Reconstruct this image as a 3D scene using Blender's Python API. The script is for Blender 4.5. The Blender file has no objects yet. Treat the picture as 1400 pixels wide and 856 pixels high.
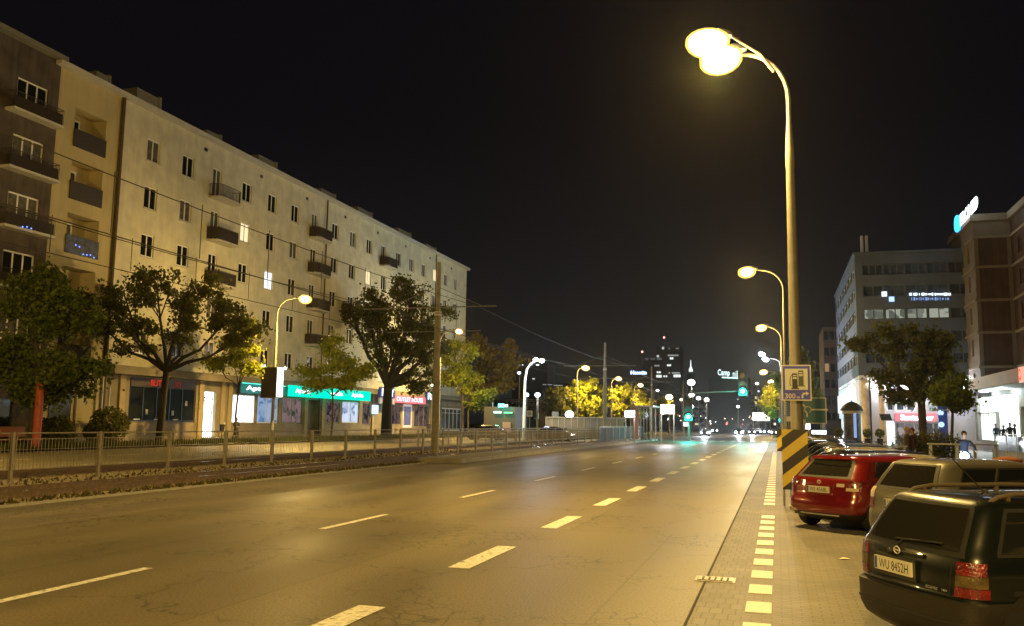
import bpy, bmesh, math, random
import numpy as np
from mathutils import Matrix, Vector
random.seed(7); np.random.seed(7)
R = math.radians
SC = bpy.context.scene
COL = SC.collection

# ------------------------------------------------------------------ camera
PW, PH, FPX, HC = 1400., 856., 1200., 2.05
def cam_matrix():
    d = Vector((1063-PW/2, -(583-PH/2), -FPX)).normalized()
    e = Vector((63-PW/2, -(569-PH/2), -FPX))
    up = d.cross(e).normalized()
    if up.y < 0: up = -up
    x = d.cross(up)
    return Matrix((x, d, up))          # world = M @ cam
CM = cam_matrix()
cd = bpy.data.cameras.new('camera'); cam = bpy.data.objects.new('camera', cd); COL.objects.link(cam)
cd.sensor_width = 36; cd.lens = FPX/PW*36; cd.clip_start = .1; cd.clip_end = 6000
cam.matrix_world = Matrix.Translation((0, 0, HC)) @ CM.to_4x4()
SC.camera = cam

# ------------------------------------------------------------------ night sky
w = bpy.data.worlds.new('World'); SC.world = w; w.use_nodes = True
nt = w.node_tree; nt.nodes.clear()
o_ = nt.nodes.new('ShaderNodeOutputWorld'); bg = nt.nodes.new('ShaderNodeBackground')
tc = nt.nodes.new('ShaderNodeTexCoord'); sx = nt.nodes.new('ShaderNodeSeparateXYZ'); cr = nt.nodes.new('ShaderNodeValToRGB')
nt.links.new(tc.outputs['Generated'], sx.inputs[0]); nt.links.new(sx.outputs['Z'], cr.inputs[0])
cr.color_ramp.elements[0].position = 0.0; cr.color_ramp.elements[0].color = (.0100, .0105, .0120, 1)
cr.color_ramp.elements[1].position = .32; cr.color_ramp.elements[1].color = (.0042, .0036, .0050, 1)
nt.links.new(cr.outputs[0], bg.inputs[0]); nt.links.new(bg.outputs[0], o_.inputs[0]); bg.inputs[1].default_value = .6
SC.view_settings.view_transform = 'Standard'; SC.view_settings.look = 'None'
SC.view_settings.exposure = .45; SC.view_settings.gamma = 1; SC.view_settings.use_curve_mapping = False
SC.render.engine = 'CYCLES'
cy = SC.cycles
cy.use_denoising = True; cy.denoiser = 'OPENIMAGEDENOISE'; cy.max_bounces = 6; cy.diffuse_bounces = 2; cy.glossy_bounces = 3
cy.transparent_max_bounces = 12; cy.sample_clamp_indirect = 4; cy.sample_clamp_direct = 0; cy.use_light_tree = True
cy.caustics_reflective = False; cy.caustics_refractive = False

# ------------------------------------------------------------------ unprojection (real positions read off the photograph)
def ray(px, py): return CM @ Vector((px-PW/2, -(py-PH/2), -FPX))
def atY(px, py, Y):
    r = ray(px, py); t = Y/r.y; return Vector((r.x*t, Y, r.z*t+HC))
def atX(px, py, X):
    r = ray(px, py); t = X/r.x; return Vector((X, r.y*t, r.z*t+HC))
def G(px, py, z=0):
    r = ray(px, py); t = (z-HC)/r.z; return Vector((r.x*t, r.y*t, z))

# ------------------------------------------------------------------ materials
MATS = {}
def mat(name, col=(.5,.5,.5), rough=.6, metal=0, spec=.5, var=0., scale=4., bump=0., bscale=30., emit=None, es=0., coat=0., trans=0.):
    if name in MATS: return MATS[name]
    m = bpy.data.materials.new(name); m.use_nodes = True; n = m.node_tree; b = n.nodes['Principled BSDF']
    b.inputs['Base Color'].default_value = (*col, 1); b.inputs['Roughness'].default_value = rough
    b.inputs['Metallic'].default_value = metal; b.inputs['Specular IOR Level'].default_value = spec
    b.inputs['Coat Weight'].default_value = coat; b.inputs['Coat Roughness'].default_value = .05
    if emit: b.inputs['Emission Color'].default_value = (*emit, 1); b.inputs['Emission Strength'].default_value = es
    if var or bump:
        t = n.nodes.new('ShaderNodeTexCoord')
    if var:
        z = n.nodes.new('ShaderNodeTexNoise'); z.inputs['Scale'].default_value = scale; z.inputs['Detail'].default_value = 6
        n.links.new(t.outputs['Object'], z.inputs['Vector'])
        c = n.nodes.new('ShaderNodeValToRGB'); c.color_ramp.elements[0].position = .3; c.color_ramp.elements[1].position = .7
        c.color_ramp.elements[0].color = (*[x*(1-var) for x in col], 1); c.color_ramp.elements[1].color = (*[min(1, x*(1+var)) for x in col], 1)
        n.links.new(z.outputs['Fac'], c.inputs[0]); n.links.new(c.outputs[0], b.inputs['Base Color'])
    if bump:
        z2 = n.nodes.new('ShaderNodeTexNoise'); z2.inputs['Scale'].default_value = bscale; z2.inputs['Detail'].default_value = 4
        n.links.new(t.outputs['Object'], z2.inputs['Vector'])
        bp = n.nodes.new('ShaderNodeBump'); bp.inputs['Strength'].default_value = bump; bp.inputs['Distance'].default_value = .02
        n.links.new(z2.outputs['Fac'], bp.inputs['Height']); n.links.new(bp.outputs[0], b.inputs['Normal'])
    MATS[name] = m; return m
def emis(name, col, s):
    if name in MATS: return MATS[name]
    m = bpy.data.materials.new(name); m.use_nodes = True; n = m.node_tree; n.nodes.clear()
    o = n.nodes.new('ShaderNodeOutputMaterial'); e = n.nodes.new('ShaderNodeEmission')
    e.inputs[0].default_value = (*col, 1); e.inputs[1].default_value = s; n.links.new(e.outputs[0], o.inputs[0])
    MATS[name] = m; return m
def glassmat(name, tint=(.3,.32,.3), refl=.9, rough=.03):
    if name in MATS: return MATS[name]
    m = bpy.data.materials.new(name); m.use_nodes = True; n = m.node_tree; n.nodes.clear()
    o = n.nodes.new('ShaderNodeOutputMaterial'); t = n.nodes.new('ShaderNodeBsdfTransparent'); g = n.nodes.new('ShaderNodeBsdfGlossy')
    f = n.nodes.new('ShaderNodeFresnel'); f.inputs[0].default_value = 1.6; mx = n.nodes.new('ShaderNodeMixShader')
    t.inputs[0].default_value = (*tint, 1); g.inputs[0].default_value = (refl, refl, refl, 1); g.inputs['Roughness'].default_value = rough
    n.links.new(f.outputs[0], mx.inputs[0]); n.links.new(t.outputs[0], mx.inputs[1]); n.links.new(g.outputs[0], mx.inputs[2])
    dd = n.nodes.new('ShaderNodeBsdfDiffuse'); dd.inputs[0].default_value = (.30,.28,.20,1); m2 = n.nodes.new('ShaderNodeMixShader'); m2.inputs[0].default_value = .045  # dusty veil, also stands in for reflections and a lit interior
    n.links.new(mx.outputs[0], m2.inputs[1]); n.links.new(dd.outputs[0], m2.inputs[2]); n.links.new(m2.outputs[0], o.inputs[0])
    MATS[name] = m; return m
def leafmat(name, a, b_, tr=.35):
    m = bpy.data.materials.new(name); m.use_nodes = True; n = m.node_tree; n.nodes.clear()
    o = n.nodes.new('ShaderNodeOutputMaterial'); d = n.nodes.new('ShaderNodeBsdfDiffuse'); t = n.nodes.new('ShaderNodeBsdfTranslucent'); mx = n.nodes.new('ShaderNodeMixShader')
    g = n.nodes.new('ShaderNodeTexCoord'); z = n.nodes.new('ShaderNodeTexNoise'); z.inputs['Scale'].default_value = 1.3; z.inputs['Detail'].default_value = 5; z.inputs['Roughness'].default_value = .75
    c = n.nodes.new('ShaderNodeValToRGB'); c.color_ramp.elements[0].position = .35; c.color_ramp.elements[1].position = .68
    c.color_ramp.elements[0].color = (*a, 1); c.color_ramp.elements[1].color = (*b_, 1)
    n.links.new(g.outputs['Object'], z.inputs['Vector']); n.links.new(z.outputs['Fac'], c.inputs[0])
    n.links.new(c.outputs[0], d.inputs[0]); n.links.new(c.outputs[0], t.inputs[0]); mx.inputs[0].default_value = tr
    n.links.new(d.outputs[0], mx.inputs[1]); n.links.new(t.outputs[0], mx.inputs[2]); n.links.new(mx.outputs[0], o.inputs[0])
    return m

def asphalt(name, col, rough, crack=True, patch=True):
    m = bpy.data.materials.new(name); m.use_nodes = True; n = m.node_tree; b = n.nodes['Principled BSDF']; L = n.links.new
    t = n.nodes.new('ShaderNodeTexCoord')
    mp = n.nodes.new('ShaderNodeMapping'); mp.inputs['Scale'].default_value = (1, .18, 1); L(t.outputs['Object'], mp.inputs[0])
    big = n.nodes.new('ShaderNodeTexNoise'); big.inputs['Scale'].default_value = .55; big.inputs['Detail'].default_value = 5; L(mp.outputs[0], big.inputs[0])
    fine = n.nodes.new('ShaderNodeTexNoise'); fine.inputs['Scale'].default_value = 34; fine.inputs['Detail'].default_value = 4; L(t.outputs['Object'], fine.inputs[0])
    r1 = n.nodes.new('ShaderNodeMapRange'); r1.inputs[1].default_value = .3; r1.inputs[2].default_value = .7; r1.inputs[3].default_value = .78; r1.inputs[4].default_value = 1.2; L(big.outputs['Fac'], r1.inputs[0])
    r2 = n.nodes.new('ShaderNodeMapRange'); r2.inputs[1].default_value = .3; r2.inputs[2].default_value = .7; r2.inputs[3].default_value = .55; r2.inputs[4].default_value = 1.4; L(fine.outputs['Fac'], r2.inputs[0])
    mu = n.nodes.new('ShaderNodeMath'); mu.operation = 'MULTIPLY'; L(r1.outputs[0], mu.inputs[0]); L(r2.outputs[0], mu.inputs[1])
    last = mu
    if patch:   # repaired rectangles
        br = n.nodes.new('ShaderNodeTexBrick'); br.inputs['Scale'].default_value = 1; br.inputs['Brick Width'].default_value = 3.9; br.inputs['Row Height'].default_value = 17.0
        br.inputs['Color1'].default_value = (.84,.84,.84,1); br.inputs['Color2'].default_value = (1.06,1.06,1.06,1); br.inputs['Mortar'].default_value = (.62,.62,.62,1)
        br.inputs['Mortar Size'].default_value = .016; br.inputs['Bias'].default_value = 0
        L(t.outputs['Object'], br.inputs[0])
        m2 = n.nodes.new('ShaderNodeMath'); m2.operation = 'MULTIPLY'; L(last.outputs[0], m2.inputs[0]); L(br.outputs['Color'], m2.inputs[1]); last = m2
    hgt = fine.outputs['Fac']
    if crack:   # alligator cracks in wandering bands
        dn = n.nodes.new('ShaderNodeTexNoise'); dn.inputs['Scale'].default_value = 1.6; dn.inputs['Detail'].default_value = 3; L(t.outputs['Object'], dn.inputs[0])
        ad = n.nodes.new('ShaderNodeMixRGB'); ad.blend_type = 'ADD'; ad.inputs[0].default_value = .55; L(t.outputs['Object'], ad.inputs[1]); L(dn.outputs['Color'], ad.inputs[2])
        v = n.nodes.new('ShaderNodeTexVoronoi'); v.feature = 'DISTANCE_TO_EDGE'; v.inputs['Scale'].default_value = 3.3; L(ad.outputs[0], v.inputs[0])
        r3 = n.nodes.new('ShaderNodeMapRange'); r3.inputs[1].default_value = 0; r3.inputs[2].default_value = .06; r3.inputs[3].default_value = 1; r3.inputs[4].default_value = 0; L(v.outputs['Distance'], r3.inputs[0])
        mk = n.nodes.new('ShaderNodeTexNoise'); mk.inputs['Scale'].default_value = .42; mk.inputs['Detail'].default_value = 2; L(t.outputs['Object'], mk.inputs[0])
        r4 = n.nodes.new('ShaderNodeMapRange'); r4.inputs[1].default_value = .50; r4.inputs[2].default_value = .60; L(mk.outputs['Fac'], r4.inputs[0])
        mm = n.nodes.new('ShaderNodeMath'); mm.operation = 'MULTIPLY'; L(r3.outputs[0], mm.inputs[0]); L(r4.outputs[0], mm.inputs[1])
        # long single cracks
        v2 = n.nodes.new('ShaderNodeTexVoronoi'); v2.feature = 'DISTANCE_TO_EDGE'; v2.inputs['Scale'].default_value = .2; 
        ad2 = n.nodes.new('ShaderNodeMixRGB'); ad2.blend_type = 'ADD'; ad2.inputs[0].default_value = 1.; L(t.outputs['Object'], ad2.inputs[1]); L(dn.outputs['Color'], ad2.inputs[2]); L(ad2.outputs[0], v2.inputs[0])
        r5 = n.nodes.new('ShaderNodeMapRange'); r5.inputs[1].default_value = 0; r5.inputs[2].default_value = .005; r5.inputs[3].default_value = .8; r5.inputs[4].default_value = 0; L(v2.outputs['Distance'], r5.inputs[0])
        mx = n.nodes.new('ShaderNodeMath'); mx.operation = 'MAXIMUM'; L(mm.outputs[0], mx.inputs[0]); L(r5.outputs[0], mx.inputs[1])
        iv = n.nodes.new('ShaderNodeMapRange'); iv.inputs[3].default_value = 1; iv.inputs[4].default_value = .22; L(mx.outputs[0], iv.inputs[0])
        m3 = n.nodes.new('ShaderNodeMath'); m3.operation = 'MULTIPLY'; L(last.outputs[0], m3.inputs[0]); L(iv.outputs[0], m3.inputs[1]); last = m3
    sp = n.nodes.new('ShaderNodeSeparateXYZ'); L(t.outputs['Object'], sp.inputs[0]); sn = n.nodes.new('ShaderNodeMath'); sn.operation = 'MULTIPLY'; sn.inputs[1].default_value = 3.2; L(sp.outputs[0], sn.inputs[0])
    s2 = n.nodes.new('ShaderNodeMath'); s2.operation = 'SINE'; L(sn.outputs[0], s2.inputs[0]); s3 = n.nodes.new('ShaderNodeMath'); s3.operation = 'MULTIPLY_ADD'; s3.inputs[1].default_value = .07; s3.inputs[2].default_value = 1; L(s2.outputs[0], s3.inputs[0])
    s4 = n.nodes.new('ShaderNodeMath'); s4.operation = 'MULTIPLY'; L(s3.outputs[0], s4.inputs[0]); L(last.outputs[0], s4.inputs[1]); last = s4
    cm = n.nodes.new('ShaderNodeMixRGB'); cm.blend_type = 'MULTIPLY'; cm.inputs[0].default_value = 1; cm.inputs[1].default_value = (*col, 1); L(last.outputs[0], cm.inputs[2])
    L(cm.outputs[0], b.inputs['Base Color'])
    rr = n.nodes.new('ShaderNodeMapRange'); rr.inputs[1].default_value = .3; rr.inputs[2].default_value = .7; rr.inputs[3].default_value = rough-.07; rr.inputs[4].default_value = rough+.09
    L(big.outputs['Fac'], rr.inputs[0]); L(rr.outputs[0], b.inputs['Roughness'])
    bp = n.nodes.new('ShaderNodeBump'); bp.inputs['Strength'].default_value = .12; bp.inputs['Distance'].default_value = .01; L(hgt, bp.inputs['Height']); L(bp.outputs[0], b.inputs['Normal'])
    return m
def pavermat(name, col, bw, rh, rot=0, mort=.5, var=.12, rough=.6):
    m = bpy.data.materials.new(name); m.use_nodes = True; n = m.node_tree; b = n.nodes['Principled BSDF']; L = n.links.new
    t = n.nodes.new('ShaderNodeTexCoord'); mp = n.nodes.new('ShaderNodeMapping'); mp.inputs['Rotation'].default_value = (0, 0, rot); L(t.outputs['Object'], mp.inputs[0])
    br = n.nodes.new('ShaderNodeTexBrick'); br.inputs['Scale'].default_value = 1; br.inputs['Brick Width'].default_value = bw; br.inputs['Row Height'].default_value = rh
    br.inputs['Mortar Size'].default_value = .008; br.inputs['Color1'].default_value = (*[c*(1-var) for c in col], 1); br.inputs['Color2'].default_value = (*[c*(1+var) for c in col], 1); br.inputs['Mortar'].default_value = (*[c*mort for c in col], 1)
    L(mp.outputs[0], br.inputs[0])
    z = n.nodes.new('ShaderNodeTexNoise'); z.inputs['Scale'].default_value = .7; z.inputs['Detail'].default_value = 7; L(t.outputs['Object'], z.inputs[0])
    r = n.nodes.new('ShaderNodeMapRange'); r.inputs[1].default_value = .3; r.inputs[2].default_value = .7; r.inputs[3].default_value = .7; r.inputs[4].default_value = 1.25; L(z.outputs['Fac'], r.inputs[0])
    cm = n.nodes.new('ShaderNodeMixRGB'); cm.blend_type = 'MULTIPLY'; cm.inputs[0].default_value = 1; L(br.outputs['Color'], cm.inputs[1]); L(r.outputs[0], cm.inputs[2]); L(cm.outputs[0], b.inputs['Base Color'])
    b.inputs['Roughness'].default_value = rough
    bp = n.nodes.new('ShaderNodeBump'); bp.inputs['Strength'].default_value = .3; bp.inputs['Distance'].default_value = .01; L(br.outputs['Fac'], bp.inputs['Height']); bp.invert = True; L(bp.outputs[0], b.inputs['Normal'])
    return m

# ------------------------------------------------------------------ mesh builder
class MB:
    def __init__(s): s.v = []; s.f = []; s.m = []; s.mi = 0
    def add(s, vs, fs):
        b = len(s.v); s.v += [tuple(v) for v in vs]
        for f in fs: s.f.append(tuple(b+i for i in f)); s.m.append(s.mi)
        return s
    def box(s, x0, x1, y0, y1, z0, z1):
        return s.add([(x0,y0,z0),(x1,y0,z0),(x1,y1,z0),(x0,y1,z0),(x0,y0,z1),(x1,y0,z1),(x1,y1,z1),(x0,y1,z1)],
                     [(0,3,2,1),(4,5,6,7),(0,1,5,4),(1,2,6,5),(2,3,7,6),(3,0,4,7)])
    def obox(s, c, ax, ay, az):     # oriented box: centre and three half-axis vectors
        c = Vector(c); ax = Vector(ax); ay = Vector(ay); az = Vector(az)
        vs = [c+sx*ax+sy*ay+sz*az for sz in (-1,1) for sx, sy in ((-1,-1),(1,-1),(1,1),(-1,1))]
        return s.add(vs, [(0,3,2,1),(4,5,6,7),(0,1,5,4),(1,2,6,5),(2,3,7,6),(3,0,4,7)])
    def bar(s, a, b, w, h=None):
        a = Vector(a); b = Vector(b); d = b-a; h = h or w
        u = Vector((0,0,1)) if abs(d.normalized().z) < .9 else Vector((1,0,0))
        x = d.cross(u).normalized(); y = x.cross(d).normalized()
        return s.obox((a+b)/2, d/2, x*w/2, y*h/2)
    def tube(s, pts, rad, n=8, cap=True):
        pts = [Vector(p) for p in pts]
        if not hasattr(rad, '__len__'): rad = [rad]*len(pts)
        rings = []; prev = None
        for i, p in enumerate(pts):
            d = (pts[min(i+1, len(pts)-1)]-pts[max(i-1, 0)]).normalized()
            if prev is None:
                u = Vector((0,0,1)) if abs(d.z) < .9 else Vector((1,0,0)); x = d.cross(u).normalized()
            else: x = (prev-d*prev.dot(d)).normalized()
            prev = x; y = d.cross(x)
            rings.append([p+(x*math.cos(2*math.pi*k/n)+y*math.sin(2*math.pi*k/n))*rad[i] for k in range(n)])
        vs = [q for r in rings for q in r]; fs = []
        for i in range(len(pts)-1):
            for k in range(n): fs.append((i*n+k, i*n+(k+1)%n, (i+1)*n+(k+1)%n, (i+1)*n+k))
        if cap: fs.append(tuple(range(n-1, -1, -1))); fs.append(tuple((len(pts)-1)*n+k for k in range(n)))
        return s.add(vs, fs)
    def lathe(s, c, prof, n=20, axis='z'):
        c = Vector(c); vs = []
        for r, h in prof:
            for k in range(n):
                a = 2*math.pi*k/n; p = (r*math.cos(a), r*math.sin(a), h)
                if axis == 'x': p = (p[2], p[0], p[1])
                if axis == 'y': p = (p[0], p[2], p[1])
                vs.append(c+Vector(p))
        fs = [(i*n+k, i*n+(k+1)%n, (i+1)*n+(k+1)%n, (i+1)*n+k) for i in range(len(prof)-1) for k in range(n)]
        fs.append(tuple(range(n-1,-1,-1))); fs.append(tuple((len(prof)-1)*n+k for k in range(n)))
        return s.add(vs, fs)
    def ball(s, c, r, n=12, sq=(1,1,1)):
        c = Vector(c); vs = []; fs = []; m = n//2
        for i in range(1, m):
            t = math.pi*i/m
            for k in range(n):
                a = 2*math.pi*k/n; vs.append(c+Vector((r*sq[0]*math.sin(t)*math.cos(a), r*sq[1]*math.sin(t)*math.sin(a), r*sq[2]*math.cos(t))))
        for i in range(m-2):
            for k in range(n): fs.append((i*n+k, (i+1)*n+k, (i+1)*n+(k+1)%n, i*n+(k+1)%n))
        vs += [c+Vector((0,0,r*sq[2])), c-Vector((0,0,r*sq[2]))]; a, b = len(vs)-2, len(vs)-1
        for k in range(n): fs.append((a, k, (k+1)%n)); fs.append((b, (m-2)*n+(k+1)%n, (m-2)*n+k))
        return s.add(vs, fs)
    def quad(s, a, b, c, d): return s.add([a,b,c,d], [(0,1,2,3)])
    def poly3(s, pts): return s.add(pts, [tuple(range(len(pts)))])
    def build(s, name, mats, parent=None, world=True, smooth=False):
        me = bpy.data.meshes.new(name)
        off = Vector((0,0,0))
        if parent is not None and world:
            off = parent.location.copy()
            if parent.parent: off += parent.parent.location
        me.from_pydata([(v[0]-off.x, v[1]-off.y, v[2]-off.z) for v in s.v], [], s.f)
        if not isinstance(mats, (list, tuple)): mats = [mats]
        for m in mats: me.materials.append(m)
        if any(s.m): me.polygons.foreach_set('material_index', s.m)
        if smooth:
            me.polygons.foreach_set('use_smooth', [True]*len(me.polygons))
            me.set_sharp_from_angle(angle=R(smooth if smooth > 1 else 40))
        me.update()
        o = bpy.data.objects.new(name, me); COL.objects.link(o)
        if parent is not None: o.parent = parent
        return o
def thing(name, label, cat, loc=(0,0,0), rotz=0, group=None):
    o = bpy.data.objects.new(name, None); COL.objects.link(o); o.location = loc; o.rotation_euler = (0,0,rotz); o.empty_display_size = .1
    o['label'] = label; o['category'] = cat
    if group: o['group'] = group
    return o
def tag(o, label, cat, group=None):
    o['label'] = label; o['category'] = cat
    if group: o['group'] = group
    return o
def struct(o): o['kind'] = 'structure'; return o
def dup(root, loc, label, rotz=None):
    r = root.copy(); COL.objects.link(r); r.location = loc; r['label'] = label
    if rotz is not None: r.rotation_euler = (0,0,rotz)
    for ch in list(root.children):
        c = ch.copy(); COL.objects.link(c); c.parent = r
        for g in list(ch.children):
            d = g.copy(); COL.objects.link(d); d.parent = c
    return r
def lamp(name, loc, power, col, rad, parent=None, kind='POINT', rot=None, size=160):
    l = bpy.data.lights.new(name, kind); l.energy = power; l.color = col; l.shadow_soft_size = rad
    if kind == 'SPOT': l.spot_size = R(size); l.spot_blend = .8
    o = bpy.data.objects.new(name, l); COL.objects.link(o); o.location = loc
    if rot: o.rotation_euler = rot
    if parent is not None: o.parent = parent
    return o
def text(body, height, right, up, pos, m, name, parent=None, ext=.02, width=None, align='CENTER', bold=.0):
    c = bpy.data.curves.new(name, 'FONT'); c.body = body; c.size = 1; c.extrude = 0; c.align_x = align; c.align_y = 'CENTER'; c.offset = bold; c.resolution_u = 3
    t = bpy.data.objects.new('tmp', c); COL.objects.link(t)
    dg = bpy.context.evaluated_depsgraph_get(); me = bpy.data.meshes.new_from_object(t.evaluated_get(dg))
    bpy.data.objects.remove(t)
    n = len(me.vertices); co = np.empty(n*3); me.vertices.foreach_get('co', co); co = co.reshape(-1,3)
    h = max(co[:,1].max()-co[:,1].min(), 1e-6); co[:,1] -= (co[:,1].max()+co[:,1].min())/2
    ww = max(co[:,0].max()-co[:,0].min(), 1e-6); cx = (co[:,0].max()+co[:,0].min())/2; co[:,0] -= cx
    sy = height/h; sxx = (width/ww) if width else sy
    right = Vector(right).normalized(); up = Vector(up).normalized(); nr = right.cross(up)
    off = Vector((0,0,0))
    if parent is not None: off = parent.location.copy() + (parent.parent.location if parent.parent else Vector((0,0,0)))
    P = np.array([list(Vector(pos)-off + right*(a*sxx) + up*(b*sy) + nr*ext) for a, b in co[:, :2]])
    me.vertices.foreach_set('co', P.ravel()); me.materials.clear(); me.materials.append(m); me.update()
    me.name = name
    o = bpy.data.objects.new(name, me); COL.objects.link(o)
    if parent is not None: o.parent = parent
    return o

# shared materials
SOD = (1., .645, .175)
WHT = (.85, .93, 1.)
M_steel = mat('galvanised steel', (.32,.31,.28), .5, .6, var=.15, scale=6)
M_pole = mat('painted lamp pole', (.17,.16,.13), .55, 0, var=.12, scale=5)
M_conc = mat('concrete', (.30,.29,.26), .85, var=.2, scale=3, bump=.3)
M_dark = mat('dark metal', (.03,.03,.032), .45, .3)
M_black = mat('black rubber', (.012,.012,.012), .7)
M_white = mat('white painted frame', (.80,.80,.78), .5)
M_roof = mat('roofing felt', (.05,.05,.05), .9)
M_pane = mat('dark window glass', (.012,.013,.014), .06, spec=.8)
M_pane2 = mat('curtained window glass', (.13,.12,.10), .12, spec=.7, var=.4, scale=3)
M_em_w = emis('warm lit room', (1.,.78,.45), .9)
M_em_c = emis('cool lit room', (.75,.88,1.), 1.4)
M_sodbulb = bpy.data.materials.new('sodium lamp glass'); M_sodbulb.use_nodes = True
n_ = M_sodbulb.node_tree; n_.nodes.clear(); a_ = n_.nodes.new('ShaderNodeOutputMaterial'); e_ = n_.nodes.new('ShaderNodeEmission'); t_ = n_.nodes.new('ShaderNodeBsdfTransparent'); x_ = n_.nodes.new('ShaderNodeMixShader')
e_.inputs[0].default_value = (1,.60,.10,1); e_.inputs[1].default_value = 1.5; x_.inputs[0].default_value = .62
n_.links.new(t_.outputs[0], x_.inputs[1]); n_.links.new(e_.outputs[0], x_.inputs[2]); n_.links.new(x_.outputs[0], a_.inputs[0])
M_core = emis('sodium burner', (1,.85,.5), 45)
M_ledbulb = emis('white lamp glass', (.82,.92,1.), 30)
M_bark = mat('bark', (.045,.035,.026), .9, var=.35, scale=12, bump=.6, bscale=25)
M_paint = mat('road paint', (.66,.64,.56), .6, var=.22, scale=14)
def wear(m, lo, hi):
    n = m.node_tree; b = n.nodes['Principled BSDF']; t = n.nodes.new('ShaderNodeTexCoord'); z = n.nodes.new('ShaderNodeTexNoise'); z.inputs['Scale'].default_value = 7; z.inputs['Detail'].default_value = 9; z.inputs['Roughness'].default_value = .8
    r = n.nodes.new('ShaderNodeMapRange'); r.inputs[1].default_value = lo; r.inputs[2].default_value = hi; n.links.new(t.outputs['Object'], z.inputs[0]); n.links.new(z.outputs['Fac'], r.inputs[0]); n.links.new(r.outputs[0], b.inputs['Alpha'])
wear(M_paint, .36, .46)

# ------------------------------------------------------------------ ground and roads
M_road = asphalt('road asphalt', (.145,.120,.068), .50)
M_old = asphalt('old asphalt strip', (.17,.14,.09), .7, crack=True, patch=False)
M_far = asphalt('far road asphalt', (.16,.14,.09), .5, crack=False)
M_ground = mat('city ground', (.05,.048,.042), .9, var=.3, scale=.3, bump=.3)
M_ballast = mat('track ballast', (.27,.225,.15), .95, var=.6, scale=9, bump=1., bscale=14)
M_pav = pavermat('block pavers', (.115,.100,.075), .21, .105, rot=0, var=.16)
M_pav2 = pavermat('sidewalk slabs', (.20,.185,.155), .5, .5, var=.1)
M_gut = pavermat('gutter stones', (.100,.088,.066), .14, .3, var=.18, mort=.4)
M_grass = mat('verge soil', (.035,.045,.018), .95, var=.4, scale=3, bump=.8)
def sheet(name, x0, x1, y0, y1, z, m, th=None):
    b = MB()
    if th: b.box(x0, x1, y0, y1, z-th, z)
    else: b.quad((x0,y0,z),(x1,y0,z),(x1,y1,z),(x0,y1,z))
    return struct(b.build(name, m))
YE = 175
sheet('ground', -900, 900, -120, 1400, -.02, M_ground)
sheet('road', -13.4, -.95, -60, 420, 0, M_road)
sheet('side_strip', -16.7, -13.4, -60, 118, -.004, M_old)
sheet('gutter', -.95, -.42, -60, 118, .004, M_gut)
sheet('pavement', -.42, 9.2, -60, 118, .012, M_pav)
sheet('plaza', 9.2, 60, -60, 118, .10, M_pav2, .14)
sheet('track_bed', -27.2, -16.7, -60, 118, .02, M_ballast)
sheet('far_road', -41.2, -27.2, -60, 420, .004, M_far)
sheet('verge', -44.4, -41.2, -60, 118, .12, M_grass, .16)
sheet('sidewalk', -49.2, -44.4, -60, 140, .13, M_pav2, .17)
sheet('crossing_road', -200, 200, 118, 160, .008, mat('crossing asphalt', (.085,.085,.08), .42, var=.15, scale=1.))
# kerbs
kb = MB(); kb.box(-41.4, -41.2, -60, 118, 0, .135); kb.box(-27.3, -27.1, -60, 118, 0, .10); kb.box(9.0, 9.2, -60, 118, 0, .13)
kb.box(-16.78, -16.66, -60, 41, -.01, .05)
struct(kb.build('kerb', M_conc))
# island of the tram stop
pf = MB(); pf.box(-17.35, -15.1, 41.5, 116, 0, .24); struct(pf.build('platform', mat('platform concrete', (.21,.19,.15), .8, var=.2, scale=2)))
pf = MB()
for k in range(60): pf.box(-15.11, -15.092, 41.6+k*1.25, 42.82+k*1.25, .02, .235)
struct(pf.build('platform_kerb', M_conc))
# markings
mk = MB()
for k in range(0, 26):                     # wide dashes
    y = 12.0+(k-2)*5.13
    if y > 114: break
    mk.box(-4.52, -4.20, y, y+2.35, .003, .007)
for k in range(-1, 14):                    # long thin dashes
    y = 15.25+(k)*7.72
    if y > 114: break
    mk.box(-8.38, -8.24, y, y+2.9, .003, .007)
mk.box(-34.3, -34.18, -10, -9, .006, .009)
for k in range(0, 14):
    y = 24+k*7.6; mk.box(-34.3, -34.18, y, y+2.6, .006, .010)
for k in range(9): mk.box(-12.6+k*1.32, -12.6+k*1.32+.62, 118.5, 123, .010, .014)   # zebra crossing
mk.box(-12.9, -1., 115.4, 116.0, .003, .007)
struct(mk.build('road_markings', M_paint))
mk = MB()
y = 9.48-1.16*5-.3
while y < 75:
    if not (21.6 < y < 23.2): mk.box(-.39, -.11, y, y+.62, .014, .019)
    y += 1.16
struct(mk.build('edge_marking', mat('edge line paint', (.70,.68,.58), .55, var=.15, scale=20)))
for (x, yy) in ((-.88, 0),):
    g = MB(); g.box(-.975, -.945, -60, 118, .002, .010); struct(g.build('gutter_edge', mat('gutter joint', (.035,.03,.025), .9)))
# drain grate in the gutter
c = G(978, 793)
t = thing('drain_grate', 'worn metal drain grate set in the road by the gutter', 'drain', (c.x, c.y, .004))
b = MB(); b.box(c.x-.26, c.x+.26, c.y-.19, c.y+.19, .002, .012); b.build('frame', mat('worn iron', (.30,.28,.22), .4, .5, var=.3, scale=10), t)
b = MB()
for k in range(6): b.box(c.x-.22+k*.08, c.x-.17+k*.08, c.y-.14, c.y+.14, .012, .022)
b.build('grate', mat('worn iron'), t)
b = MB(); b.box(c.x-.23, c.x+.23, c.y-.15, c.y+.15, .012, .0135); b.build('opening', M_black, t)  # black sheet in place of the shaded hole under the bars
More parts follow.
